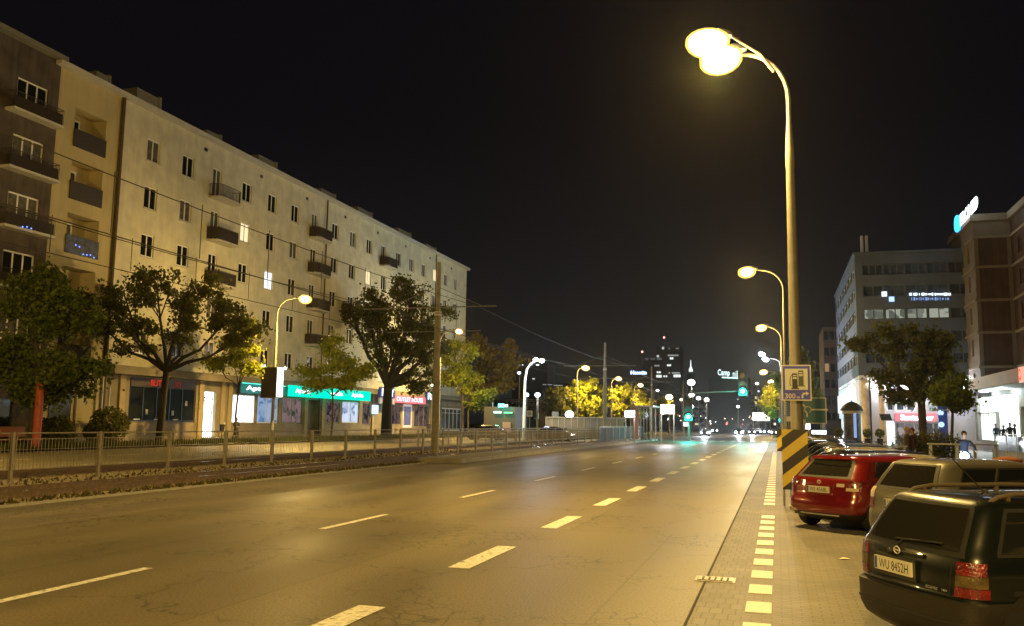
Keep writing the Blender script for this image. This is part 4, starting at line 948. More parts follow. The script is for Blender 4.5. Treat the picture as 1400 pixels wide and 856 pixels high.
# ------------------------------------------------------------------ trees
LM = {
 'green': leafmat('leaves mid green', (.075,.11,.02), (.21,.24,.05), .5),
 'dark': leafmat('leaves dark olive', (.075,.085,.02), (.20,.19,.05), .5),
 'yellow': leafmat('leaves lamplit yellow green', (.18,.21,.02), (.42,.42,.06), .5),  # yellow lamplight put into the leaf colour
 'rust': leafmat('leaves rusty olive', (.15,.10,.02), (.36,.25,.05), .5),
}
def tree(label, X, Y, zbase, trunk_r, fork, lobes, leaves, n, size, group='trees along the far pavement', bark=None, name='tree', lean=0, dens=1., sub=9):
    rg = random.Random(hash((round(X*10), round(Y*10))) % 10007); ng = np.random.RandomState(rg.randint(0, 99999))
    t = thing(name, label, 'tree', (X, Y, zbase), group=group)
    tb = MB(); base = Vector((X, Y, zbase-.05)); fk = Vector((X+lean, Y, fork))
    m1 = base.lerp(fk, .5)+Vector((rg.uniform(-.1,.1), rg.uniform(-.1,.1), 0))
    tb.tube([base, base+Vector((0,0,.25)), m1, fk], [trunk_r*1.45, trunk_r*1.1, trunk_r*.95, trunk_r*.82], 10)
    cl = []
    for (px, py, rx, ry) in lobes:
        c = atY(px, py, Y); s = Y/1200*1.03; a, cz = rx*s, ry*s; dep = (a+cz)/2*rg.uniform(.8, 1.1); c.y += rg.uniform(-.25,.25)*dep
        # main limb
        mid = fk.lerp(c, .5)+Vector((rg.uniform(-.15,.15)*a, rg.uniform(-.2,.2)*a, -.12*(c.z-fk.z)))
        q = fk.lerp(mid, .5)+Vector((0,0,.06*(c.z-fk.z)))
        tb.tube([fk, q, mid, c], [trunk_r*.62, trunk_r*.5, trunk_r*.36, trunk_r*.18], 7)
        ns = max(4, int(sub*(a*cz)/6*.5)+4)
        for k in range(ns):
            while True:
                v = Vector((rg.uniform(-1,1), rg.uniform(-1,1), rg.uniform(-1,1)))
                if v.length < 1: break
            v = v.normalized()*(v.length**.45); e = c+Vector((v.x*a*.92, v.y*dep*.92, v.z*cz*.92))
            st = mid.lerp(c, rg.uniform(.1, 1)); mm = st.lerp(e, .55)+Vector((0,0,.08*(e-st).length))
            r0 = trunk_r*rg.uniform(.12,.22); tb.tube([st, mm, e], [r0, r0*.65, .012], 5, cap=False)
            cl.append((e, .16+.26*rg.random()*min(a, cz)**.6)); cl.append((mm, .15+.15*rg.random()*min(a, cz)**.6))
            for q_ in range(2):
                e2 = mm+(e-mm)*rg.uniform(.3,1)+Vector((rg.gauss(0,.16*a), rg.gauss(0,.16*dep), rg.gauss(0,.16*cz))); tb.tube([mm.lerp(e, .3), e2], [r0*.4, .01], 4, cap=False); cl.append((e2, .14+.2*rg.random()*min(a, cz)**.6))
    tb.build('trunk', bark or M_bark, t, smooth=True)
    C = np.array([list(c[0]) for c in cl]); S = np.array([c[1] for c in cl])*1.25
    n = int(n*1.15); idx = ng.randint(0, len(cl), n); P = C[idx]+ng.normal(0, 1, (n,3))*S[idx][:,None]*np.array([1,1,.72])
    # leaf = two-triangle folded blade
    d1 = ng.normal(0,1,(n,3)); d1 /= np.linalg.norm(d1,axis=1)[:,None]; d2 = np.cross(d1, ng.normal(0,1,(n,3))); d2 /= np.linalg.norm(d2,axis=1)[:,None]
    sz = size*.82*ng.uniform(.5,1.3,n)[:,None]; 
    V = np.stack([P-d1*sz*.5, P+d2*sz*.42, P+d1*sz*.5+np.array([0,0,-.12])*sz, P-d2*sz*.42+np.array([0,0,.1])*sz], 1).reshape(-1,3)-np.array([X,Y,zbase])
    me = bpy.data.meshes.new('crown'); me.vertices.add(4*n); me.vertices.foreach_set('co', V.ravel()); me.loops.add(4*n); me.loops.foreach_set('vertex_index', np.arange(4*n)); me.polygons.add(n)
    me.polygons.foreach_set('loop_start', np.arange(n)*4); me.update(calc_edges=True); me.materials.append(LM[leaves])
    o = bpy.data.objects.new('crown', me); COL.objects.link(o); o.parent = t
    return t
def TY(px, X=-42.8): return atX(px, 612, X).y
Xv = -42.8
tree('large green street tree at the left edge, over the red post', Xv, TY(45), .12, .30, 5.2, [(40,420,50,55),(95,440,60,50),(20,500,45,55),(110,500,60,50),(60,540,45,25),(80,380,30,25)], 'green', 15000, .34)
tree('spreading dark tree with forked bare limbs over the dark shop', Xv, TY(217), .12, .27, 5.4, [(165,400,42,40),(215,390,45,35),(270,400,45,33),(320,430,40,28),(180,460,45,35),(250,450,40,30),(340,455,28,30),(130,440,25,40)], 'dark', 9500, .33, lean=.25)
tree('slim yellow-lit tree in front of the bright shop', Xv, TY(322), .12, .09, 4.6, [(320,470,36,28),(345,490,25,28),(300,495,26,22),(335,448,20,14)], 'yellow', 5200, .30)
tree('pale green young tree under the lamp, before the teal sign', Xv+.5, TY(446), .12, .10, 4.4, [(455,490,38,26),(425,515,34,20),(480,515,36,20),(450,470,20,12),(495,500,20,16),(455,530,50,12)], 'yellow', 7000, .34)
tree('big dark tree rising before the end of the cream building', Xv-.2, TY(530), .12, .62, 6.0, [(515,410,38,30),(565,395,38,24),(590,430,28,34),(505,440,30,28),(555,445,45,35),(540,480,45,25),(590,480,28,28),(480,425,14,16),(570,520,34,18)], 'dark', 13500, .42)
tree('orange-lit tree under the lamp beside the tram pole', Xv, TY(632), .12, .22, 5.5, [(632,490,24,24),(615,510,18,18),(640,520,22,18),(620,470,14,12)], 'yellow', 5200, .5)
tree('large rusty olive tree past the end of the cream building', Xv+.2, TY(668), .12, .3, 6.0, [(660,490,26,24),(690,500,22,24),(675,520,28,20),(648,465,12,12),(655,530,24,14),(695,478,10,12)], 'rust', 7000, .6)
tree('small green tree in front of the pharmacy lights', Xv+1.6, TY(660, -41)-6, .12, .12, 3.6, [(658,546,16,14),(668,538,12,12),(650,553,12,8)], 'green', 2600, .36)
tree('dark tree between the white mast and the pale trees', -46, 150, .1, .3, 6, [(765,545,18,22),(772,570,16,14),(758,560,14,14)], 'dark', 2600, .7)
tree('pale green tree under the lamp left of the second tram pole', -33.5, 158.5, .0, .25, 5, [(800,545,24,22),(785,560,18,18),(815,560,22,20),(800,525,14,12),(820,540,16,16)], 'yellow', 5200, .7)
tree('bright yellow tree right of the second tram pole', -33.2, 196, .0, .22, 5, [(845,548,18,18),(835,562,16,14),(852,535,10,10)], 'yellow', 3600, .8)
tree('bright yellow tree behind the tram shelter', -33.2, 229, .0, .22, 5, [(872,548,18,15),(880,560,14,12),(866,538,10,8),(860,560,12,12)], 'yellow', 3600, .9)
tree('dark tree at the far right of the left row', -33.5, 236, .0, .22, 5, [(905,560,16,14),(912,552,9,9)], 'dark', 1600, .9)
GR = 'trees on the right pavement'
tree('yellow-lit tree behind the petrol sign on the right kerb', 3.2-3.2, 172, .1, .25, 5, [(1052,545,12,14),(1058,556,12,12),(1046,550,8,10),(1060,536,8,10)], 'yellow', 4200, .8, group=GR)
tree('dim leafy tree behind the big lamp pole', atY(1092,560,112).x, 112, .1, .3, 6, [(1088,498,20,18),(1105,512,18,20),(1080,520,18,16),(1110,530,10,14)], 'dark', 5200, .55, group=GR)
tree('broad tree in front of the grey office block', atY(1262,590,74).x, 74, .1, .3, 4.2, [(1215,462,30,18),(1262,460,36,20),(1240,490,40,22),(1285,485,28,24),(1270,520,38,22),(1215,515,26,14),(1182,470,20,8),(1240,540,30,12),(1300,510,18,22)], 'dark', 7500, .36, group=GR)
tree('small bright green tree at the corner of the tan canopy', atY(1303,580,62).x, 62, .1, .10, 3.0, [(1300,530,18,16),(1305,550,16,14),(1293,545,12,14),(1312,545,10,12)], 'green', 3600, .3, group=GR)

# shrubs and hedge
def shrub(name, label, c, r, n, leaves, size, sq=(1,1,1), group=None, ball=True):
    ng = np.random.RandomState(int(abs(c[0]*31+c[1]*17)) % 9999); t = thing(name, label, 'shrub', (c[0], c[1], c[2]), group=group)
    v = ng.normal(0,1,(n,3)); v /= np.linalg.norm(v,axis=1)[:,None]; rad = (ng.uniform(0,1,n)**.25)[:,None]*(1 if ball else ng.uniform(.7,1.2,(n,1)))
    P = v*rad*r*np.array(sq)+np.array([0,0,r*sq[2]]); d1 = ng.normal(0,1,(n,3)); d1 /= np.linalg.norm(d1,axis=1)[:,None]; d2 = np.cross(d1, ng.normal(0,1,(n,3))); d2 /= np.linalg.norm(d2,axis=1)[:,None]
    V = np.stack([P-d1*size*.5, P+d2*size*.4, P+d1*size*.5, P-d2*size*.4], 1).reshape(-1,3)
    me = bpy.data.meshes.new('foliage'); me.vertices.add(4*n); me.vertices.foreach_set('co', V.ravel()); me.loops.add(4*n); me.loops.foreach_set('vertex_index', np.arange(4*n)); me.polygons.add(n)
    me.polygons.foreach_set('loop_start', np.arange(n)*4); me.update(calc_edges=True); me.materials.append(LM[leaves]); o = bpy.data.objects.new('foliage', me); COL.objects.link(o); o.parent = t
    b = MB(); 
    for k in range(5): a = k*1.3; b.tube([(c[0],c[1],c[2]-.02),(c[0]+.4*r*math.cos(a),c[1]+.4*r*math.sin(a),c[2]+r*sq[2])], [.03,.015], 5)
    b.build('stem', M_bark, t)
    return t
for px, lab, r, sq in ((148,'dark bushy shrub under the white vent pipes',1.35,(1,1.1,1)),(60,'low dark hedge shrub left of the dark doorway',.9,(1,1.2,1.0)),(80,'dark pointed shrub beside the dark doorway',.9,(1,1.1,1.1)),(132,'dark shrub at the foot of the yellow wall',.9,(1,1.1,.9))):
    p = atX(px, 600, -46.8); shrub('shrub', lab, (p.x, p.y, .13), r, 1500, 'dark', .22, sq, 'shrubs along the cream building')
for px, py, lab in ((1147,592,'clipped round potted bush left of the advertising column'),(1186,594,'clipped round potted bush before the warm lit columns'),(1203,594,'clipped round potted bush under the dark tilted screen')):
    p = atY(px, py, 84); t = shrub('round_bush', lab, (p.x, p.y, p.z-.32), .42, 500, 'dark', .12, group='round potted bushes by the office')
    b = MB(); b.lathe((p.x,p.y,.1), [(.2,0),(.28,p.z-.45)], 12); b.build('pot', M_dark, t)
for k, (px, lab) in enumerate(((1250,'grey leafless hedge bush behind the couple'),(1270,'grey hedge bush in the middle of the planting'),(1292,'grey hedge bush left of the cyclist'))):
    p = atY(px, 603, 46); shrub('hedge_bush', lab, (p.x, p.y+k*.3, .1), .95, 1500, 'dark', .12, (1.15,.8,.95), 'grey hedge on the plaza', ball=False)

# ------------------------------------------------------------------ signs on the big pole
def bent_panel(F, b, u0, u1, z0, z1, d0, d1): F.box(b, u0, u1, z0, z1, d0, d1)
YS = 23.1
FSg = Facade((0,YS,0), (1,0,0), (0,-1,0))
a = atY(1068, 499, YS); c = atY(1110, 548, YS)
t = thing('petrol_sign', 'blue petrol station sign reading 300 m with a turn arrow', 'road sign', (.47, YS, c.z))
M_sblue = mat('sign blue', (.035,.045,.62), .4); M_swhite = mat('sign white', (.75,.73,.65), .4); M_syel = mat('sign cream', (.72,.74,.74), .4); M_sblk = mat('sign black', (.02,.018,.015), .5)
W_ = c.x-a.x; H_ = a.z-c.z
b = MB(); b.box(a.x, c.x, YS, YS+.03, c.z, a.z); b.build('panel', M_swhite, t)
b = MB(); b.box(a.x+.03, c.x-.03, YS-.006, YS-.003, c.z+.03, a.z-.03); b.build('blue_field', M_sblue, t)
b = MB(); b.box(a.x+.12*W_, c.x-.12*W_, YS-.012, YS-.008, c.z+.30*H_, a.z-.11*H_); b.build('cream_field', M_syel, t)
ux = lambda f: a.x+W_*f
uz = lambda f: c.z+H_*f
def pump(b, x0, x1, z0, z1, d):
    w_ = x1-x0; h = z1-z0
    b.box(x0, x1, YS-d, YS-d+.003, z0, z0+h*.62); b.box(x0, x0+w_*.14, YS-d, YS-d+.003, z0+h*.6, z1); b.box(x1-w_*.14, x1, YS-d, YS-d+.003, z0+h*.6, z1)
    b.box(x0, x1, YS-d-.001, YS-d+.002, z1-h*.10, z1); b.box(x0, x1, YS-d-.001, YS-d+.002, z0+h*.76, z0+h*.82); b.box(x0-w_*.2, x1+w_*.25, YS-d-.001, YS-d+.003, z0-.02, z0+.005)
b = MB(); pump(b, ux(.57), ux(.74), uz(.42), uz(.84), .017); b.build('pump_symbol', mat('sign green', (.06,.10,.05), .5), t)
b = MB(); pump(b, ux(.36), ux(.54), uz(.345), uz(.76), .022); b.tube([(ux(.36),YS-.022,uz(.72)),(ux(.30),YS-.022,uz(.66)),(ux(.28),YS-.022,uz(.50)),(ux(.29),YS-.022,uz(.42)),(ux(.33),YS-.022,uz(.42))], .008, 4); b.build('pump_symbol', M_sblk, t)
text('300', H_*.14, (1,0,0), (0,0,1), (ux(.28), YS, uz(.13)), M_swhite, 'lettering', t, ext=.016, bold=.01)
text('m', H_*.055, (1,0,0), (0,0,1), (ux(.55), YS, uz(.09)), M_swhite, 'lettering', t, ext=.016, bold=.02)
b = MB(); q = .018
b.box(ux(.66), ux(.72), YS-q, YS-q+.003, uz(.07), uz(.17)); b.add([(ux(.66),YS-q,uz(.16)),(ux(.72),YS-q,uz(.16)),(ux(.76),YS-q,uz(.175)),(ux(.76),YS-q,uz(.225)),(ux(.71),YS-q,uz(.215))], [(0,1,2,3,4)])
b.box(ux(.755), ux(.82), YS-q, YS-q+.003, uz(.175), uz(.225)); b.add([(ux(.81),YS-q,uz(.14)),(ux(.92),YS-q,uz(.20)),(ux(.81),YS-q,uz(.26))], [(0,1,2)]); b.build('arrow', M_swhite, t)
for z in (uz(.2), uz(.8)):
    b = MB(); b.lathe((.47, 23.45, z-.02), [(.155,0),(.155,.04)], 16); b.bar((.47,YS+.03,z), (.47,23.32,z), .06, .03); b.build('clamp', M_steel, t)
# black and yellow chevron boards wrapped on the pole
def stripes(name, label, X, Y, w_, z0, z1, ang=0, side=True, flip=False):
    t = thing(name, label, 'hazard board', (X, Y, z0), group='striped hazard boards')
    M_y = mat('hazard yellow', (.74,.56,.05), .4, spec=.6); M_k = mat('hazard black', (.018,.014,.012), .4)
    b = MB(); b.box(X-w_/2, X+w_/2, Y-.02, Y+.01, z0, z1); b.build('panel', M_y, t)
    b = MB(); H = z1-z0; st = .30; n = 8
    for k in range(-3, 8):
        lo = z0+k*2*st-.26                     # stripe rising to the right
        pts = []
        def zc(x, off): return lo+off+(x+w_/2)*(.80)
        poly = [(-w_/2, zc(-w_/2,0)), (w_/2, zc(w_/2,0)), (w_/2, zc(w_/2,st)), (-w_/2, zc(-w_/2,st))]
        # clip to z range
        def clip(P, z, keep_above):
            out = []
            for i in range(len(P)):
                A, B = P[i], P[(i+1)%len(P)]; ia = (A[1] >= z) == keep_above or A[1] == z; ib = (B[1] >= z) == keep_above or B[1] == z
                if ia: out.append(A)
                if ia != ib: f = (z-A[1])/(B[1]-A[1]); out.append((A[0]+(B[0]-A[0])*f, z))
            return out
        P = clip(poly, z0, True); P = clip(P, z1, False) if P else P
        if len(P) > 2: b.poly3([(X+x, Y-.024, z) for x, z in P])
    b.build('stripes', M_k, t)
    if side:
        b = MB(); b.box(X-w_/2-.035, X-w_/2-.002, Y-.02, Y+.42, z0, z1); s = b.build('side_panel', M_y, t)
        b = MB()
        for k in range(4): 
            zz = z0+.05+k*.40; b.box(X-w_/2-.042, X-w_/2-.037, Y+.0, Y+.41, zz, min(zz+.2, z1))
        b.build('side_stripes', M_k, t)
    return t
YP = 22.85; a = atY(1068.5, 587, YP); c = atY(1104, 587, YP); d = atY(1069, 669, YP)
stripes('hazard_board', 'large black and yellow striped board wrapped round the lamp pole', (a.x+c.x)/2, YP, c.x-a.x, d.z, a.z, side=False)
a2 = atY(1063.5, 587, 24.2); b2 = atY(1063, 617, 24.2)
stripes('hazard_board', 'narrow striped board behind the big one, on its left', a2.x+.12, 24.2, .30, b2.z, a2.z, side=False)
b = MB(); b.box(.24, .72, 23.2, 23.7, .012, .10); tag(b.build('concrete_base', M_conc), 'low concrete base around the foot of the big lamp pole', 'base')
# grey stub of the second sign post
t = thing('sign_post', 'thin grey post holding the narrow board left of the big pole', 'post', (a2.x+.12, 24.25, 0)); b = MB(); b.tube([(a2.x+.12,24.25,0),(a2.x+.12,24.25,2.1)], .03, 8); b.build('pole', M_steel, t)
# direction board (green) and blue sign behind
YD = 52.; a = atY(1091, 543.5, YD); c = atY(1130.5, 579.5, YD)
t = thing('direction_sign', 'green direction board with a white roundabout symbol behind the pole', 'road sign', ((a.x+c.x)/2, YD, 0))
M_sgreen = mat('sign teal green', (.008,.13,.16), .4)
b = MB(); b.box(a.x, c.x, YD, YD+.05, c.z, a.z); b.build('panel', M_swhite, t); b = MB(); b.box(a.x+.05, c.x-.05, YD-.01, YD-.004, c.z+.05, a.z-.05); b.build('green_field', M_sgreen, t)
for x in (a.x+.3, c.x-.3): b = MB(); b.tube([(x,YD+.12,.0),(x,YD+.12,a.z)], .05, 8); b.build('post', M_steel, t)
b = MB(); ce = atY(1104.5, 560, YD-.03); N = 16
b.tube([ce+Vector((.17*math.cos(x_), 0, .17*math.sin(x_))) for x_ in np.linspace(-1.2, 4.6, N)], .035, 5)
b.bar(ce+Vector((.18,0,0)), ce+Vector((1.05,0,0)), .02, .09); b.bar(ce+Vector((-.05,0,-.17)), ce+Vector((-.05,0,-.42)), .02, .08); b.bar(ce+Vector((-.12,0,.12)), ce+Vector((-.28,0,.3)), .02, .07); b.build('roundabout_symbol', M_swhite, t)
b = MB(); p = atY(1096, 576, YD-.05); b.box(p.x-.02, p.x+.22, YD-.06, YD-.04, p.z-.2, p.z+.1); b.build('road_number', mat('sign pale', (.45,.45,.42), .5), t)
YB = 49.; a = atY(1074.5, 551, YB); c = atY(1082.5, 569, YB)
t = thing('blue_info_sign', 'narrow blue sign with a white lower plate left of the pole', 'road sign', ((a.x+c.x)/2, YB, 0))
b = MB(); b.box(a.x, c.x, YB, YB+.04, c.z, a.z); b.build('panel', mat('sign mid blue', (.03,.09,.35), .4), t)
b = MB(); b.box(a.x, c.x, YB, YB+.04, c.z-.28, c.z-.02); b.build('plate', M_swhite, t); b = MB(); x = (a.x+c.x)/2; b.tube([(x,YB+.06,0),(x,YB+.06,a.z)], .035, 8); b.build('post', M_steel, t)
b = MB()
for k in range(6): b.box(a.x-.02, a.x+.02, YB-.004, YB, c.z+.05+k*.12, c.z+.10+k*.12)
b.build('edge_marks', M_swhite, t)
# billboard on the left lamp post
h = G(418, 407, 12.1); YL = h.y; a = atY(360, 503, YL-.0); c = atY(383, 543.5, YL)
t = thing('lightbox_sign', 'double-sided lit billboard box hanging on the left lamp post', 'billboard', ((a.x+c.x)/2, YL, c.z))
b = MB(); b.box(a.x+.02, c.x-.25, YL-.25, YL+.25, c.z, a.z); b.build('box', mat('billboard dark side', (.05,.04,.03), .6), t)
b = MB(); b.box(c.x-.25, c.x, YL-.2, YL+.35, c.z+.05, a.z-.0); b.build('lit_face', emis('lightbox white', (.9,1,.95), 2.2), t)
b = MB(); b.box(a.x, c.x-.26, YL-.27, YL+.27, a.z+.003, a.z+.06); b.build('top_frame', M_steel, t); b = MB(); b.box(a.x, c.x-.26, YL-.27, YL+.27, c.z-.06, c.z-.003); b.build('bottom_frame', M_steel, t)

# ------------------------------------------------------------------ traffic lights
E_gr = emis('green signal', (.0,1,.80), 5); M_sig = mat('signal housing', (.012,.012,.012), .5)
def signal(label, px, py, Y, r, pole=True, gantry=None, light=900, halo=True):
    p = atY(px, py, Y); t = thing('traffic_light', label, 'traffic light', (p.x, Y, 0), group='green traffic lights')
    s = r
    b = MB(); b.box(p.x-1.3*s, p.x+1.3*s, Y+.02, Y+.35, p.z-1.3*s, p.z+5.8*s); b.build('housing', M_sig, t)
    for k in range(3):
        b = MB(); zc = p.z+k*2.25*s; b.lathe((p.x, Y+.02, zc), [(s*.95,0),(s*.8,-.05)], 14, 'y')
        ln = b.build('lens', E_gr if k == 0 else mat('dark lens', (.03,.01,.01), .3), t)
        if k == 0: b = MB(); b.lathe((p.x, Y-.04, zc), [(s*.52,0),(s*.45,-.05)], 14, 'y'); b.build('lens_core', emis('signal core', (.65,1,.95), 12), ln)  # pale core and oversized lens stand in for the signal's glow
        b = MB(); vs = [(p.x+s*1.05*math.cos(q), Y+dy, zc+s*1.05*math.sin(q)) for dy in (0, -.28) for q in np.linspace(0, math.pi, 9)]
        b.add(vs, [(i,i+1,i+10,i+9) for i in range(8)]); b.build('visor', M_sig, t)
    if light: lamp('signal_light', (0, -.5, p.z), light, (.03,1,.82), .25, parent=t)
    if pole: b = MB(); b.tube([(p.x,Y+.45,0),(p.x,Y+.45,p.z+5*s)], .09, 8); b.build('pole', M_pole, t)
    if gantry:
        q0 = atY(gantry[0], gantry[1], Y+.45); b = MB(); b.tube([(q0.x,Y+.45,0),(q0.x,Y+.45,q0.z),(p.x+1.0,Y+.45,atY(px,py-1,Y).z)], [.13,.1,.07], 8); b.build('gantry', M_pole, t)
        b = MB(); b.box(p.x-1.2*s, p.x+1.2*s, Y+.38, Y+.42, p.z+1.3*s, p.z+5.8*s); b.build('backboard', mat('teal tinted frame', (.05,.3,.3), .5), t)  # the signal's teal glow is put into the backboard colour
    return t
signal('green signal hanging from the long gantry arm over the road', 1015.5, 535, 116, .44, pole=False, gantry=(942, 537.5), light=1000)
signal('green signal on the median post at the stop line', 941, 570, 115, .40, light=1000)
signal('small green signal at the right kerb by the blue sign', 1067.5, 574.5, 170, .32, light=500)
for lab, px, py, Y in (('dark unlit signal on the post by the small white lamp', 733, 566, 104), ('dark signal seen from behind, left of the shelter', 833, 565, 112)):
    p = atY(px, py, Y); t = thing('traffic_light', lab, 'traffic light', (p.x, Y, 0), group='dark traffic lights')
    b = MB(); b.box(p.x-.2, p.x+.2, Y, Y+.3, p.z-.55, p.z+.75); b.build('housing', M_sig, t); b = MB(); b.tube([(p.x,Y+.35,0),(p.x,Y+.35,p.z+.8)], .06, 8); b.build('pole', M_pole, t)
    for k in range(3): b = MB(); b.lathe((p.x+.12,Y-.003,p.z-.35+k*.42), [(.13,0),(.12,-.04)], 10, 'y'); b.build('lens', mat('dark lens'), t)
# parking sign
p = atY(724, 565.5, 100); t = thing('parking_sign', 'square white-framed sign on a thin post left of the dark signal', 'road sign', (p.x, 100, 0))
b = MB(); b.box(p.x-.33, p.x+.33, 100, 100.04, p.z-.33, p.z+.33); b.build('panel', M_swhite, t); b = MB(); b.box(p.x-.25, p.x+.25, 99.98, 99.996, p.z-.25, p.z+.25); b.build('field', mat('sign grey blue', (.25,.3,.4), .5), t)
b = MB(); b.tube([(p.x,100.08,0),(p.x,100.08,p.z+.3)], .04, 8); b.build('post', M_steel, t)
p = atY(759, 568, 118); b = MB(); b.box(p.x-.45, p.x+.45, 118, 118.05, p.z-.5, p.z+.5); b.tube([(p.x,118.1,0),(p.x,118.1,p.z)], .05, 6); tag(b.build('notice_board', mat('grey board', (.16,.17,.18), .6)), 'grey notice board on a post above the pale wall', 'board')

# ------------------------------------------------------------------ tram stop shelter and panels
def px_box(px0, py0, px1, py1, Y, dep, b):
    a = atY(px0, py0, Y); c = atY(px1, py1, Y); b.box(a.x, c.x, Y, Y+dep, c.z, a.z)
YT = 96.
a = atY(862, 556, YT); c = atY(890, 600, YT); t = thing('tram_shelter', 'glass tram shelter on the raised stop island', 'shelter', ((a.x+c.x)/2, YT, .24))
b = MB(); b.box(a.x-.3, c.x+.3, YT-.3, YT+8, a.z, a.z+.14); b.build('roof', M_steel, t)
for x in (a.x, c.x):
    for y in (YT, YT+3.8, YT+7.6): b = MB(); b.box(x-.05, x+.05, y-.05, y+.05, .24, a.z); b.build('post', M_steel, t)
b = MB(); b.box(a.x+.2, a.x+.9, YT+.1, YT+.2, .5, a.z-.1); b.build('advert_panel', mat('brown advert', (.16,.08,.05), .4, emit=(.10,.05,.03), es=.6), t)
for k in range(4): b = MB(); x = c.x-1.1+k*.33; b.box(x-.03, x+.03, YT+.02, YT+.08, .3, a.z); b.build('mullion', M_steel, t)
b = MB(); b.box(c.x-1.1, c.x-.08, YT+.04, YT+.06, .4, a.z-.05); b.build('glass_panel', glassmat('shelter glass', (.45,.6,.7), .9, .1), t)
b = MB(); b.box(a.x, a.x+1.6, YT+.6, YT+1.0, .65, .70); b.build('bench', M_dark, t)
a = atY(862, 549, YT); c = atY(873, 560, YT); b = MB(); 
for (x0,x1,z0,z1) in ((a.x,c.x,a.z-.08,a.z),(a.x,c.x,c.z,c.z+.08),(a.x,a.x+.08,c.z,a.z),(c.x-.08,c.x,c.z,a.z)): b.box(x0,x1,YT-.1,YT,z0,z1)
b.build('display_frame', mat('pinkish frame', (.4,.3,.28), .5), t)
def lit_panel(label, px0, py0, px1, py1, Y, s, legs=True, col=(.97,.97,1)):
    a = atY(px0, py0, Y); c = atY(px1, py1, Y); t = thing('lit_panel', label, 'light panel', ((a.x+c.x)/2, Y, 0), group='glowing white panels')
    b = MB(); b.box(a.x, c.x, Y, Y+.25, c.z, a.z); b.build('frame', M_steel, t)
    b = MB(); b.box(a.x+.04, c.x-.04, Y-.02, Y-.004, c.z+.04, a.z-.04); b.build('face', emis('panel white %.1f' % s, col, s), t)
    if legs:
        for x in (a.x+.08, c.x-.08): b = MB(); b.box(x-.05, x+.05, Y+.08, Y+.18, .0, c.z); b.build('leg', M_steel, t)
    return t
lit_panel('glowing white panel left of the tram shelter', 854, 561, 868, 571, 92, 5); lit_panel('brightest white panel between the shelter and the green signal', 903, 553, 922, 566, 98, 9)
c = atY(912, 560, 97); lamp('panel_light', (c.x, 96.5, c.z), 450, (.9,.9,1), .5); c = atY(861, 566, 91); lamp('panel_light', (c.x, 90.8, c.z), 120, (.9,.9,1), .4)
lit_panel('small white panel under the green signal', 934, 577, 941, 583, 118, 3); lit_panel('large white billboard over the queue of cars', 1029, 564, 1053, 575.5, 235, 4)
# glass windbreak on the platform end
t = thing('windbreak', 'glass and steel windbreak panels along the end of the tram stop', 'barrier', (-17.3, 100, .24)); X = -16.4
for k in range(9):
    y = 84+k*3.6; b = MB(); b.box(X-.04, X+.04, y-.04, y+.04, .24, 1.75); b.build('post', M_steel, t)
    if k < 8: b = MB(); b.box(X-.012, X+.012, y+.1, y+3.5, .45, 1.65); b.build('glass_panel', mat('hazy glass', (.035,.042,.042), .7, spec=.1), t)
b = MB(); b.tube([(X,84,1.75),(X,112.8,1.75)], .04, 6); b.build('rail', M_steel, t)
# concrete wall behind the parked cars on the left
p0 = atY(746, 571, 116); p1 = atY(852, 572, 116)
t = thing('concrete_wall', 'long pale concrete wall behind the left-hand cars', 'wall', ((p0.x+p1.x)/2, 116, 0))
b = MB(); b.box(p0.x, p1.x, 116, 116.3, 0, p0.z); b.build('body', mat('pale wall', (.20,.18,.14), .85, var=.2, scale=.6), t)
b = MB(); 
for k in range(12): x = p0.x+(p1.x-p0.x)*k/12; b.box(x, x+.08, 115.94, 115.997, 0, p0.z+.06)
b.box(p0.x, p1.x, 115.9, 116.35, p0.z+.003, p0.z+.12); b.build('coping', mat('wall coping', (.4,.37,.3), .8), t)
# pharmacy lights
t = thing('pharmacy_kiosk', 'low dark kiosk with green strip lights behind the small green tree', 'kiosk', (atY(676,580,112).x, 112, 0))
p0 = atY(662, 556, 112); p1 = atY(704, 590, 112); b = MB(); b.box(p0.x, p1.x, 112, 116, 0, p0.z); b.build('body', mat('kiosk dark', (.05,.04,.035), .7), t)
for (x0,y0,x1,y1,cn,cc,s) in ((675,562.5,685,565,'white strip',(.6,1,.85),2.5),(689,563.3,700,565.3,'green strip',(.2,1,.4),1.5),(681,552,689,557,'teal sign',(.2,1,.8),2.5),(690,553,694,556.5,'white sign',(.9,1,.9),1.6)):
    b = MB(); px_box(x0,y0,x1,y1,111.8,.15,b); b.build('strip_light', emis('kiosk '+cn, cc, s), t)
lamp('kiosk_light', (atY(684,558,110).x, 110.5, 4.2), 260, (.1,1,.7), .5)
b = MB(); px_box(687,577,698,592,111.9,.05,b); b.build('poster', mat('brown poster', (.2,.12,.09), .5, emit=(.10,.06,.04), es=.7), t)

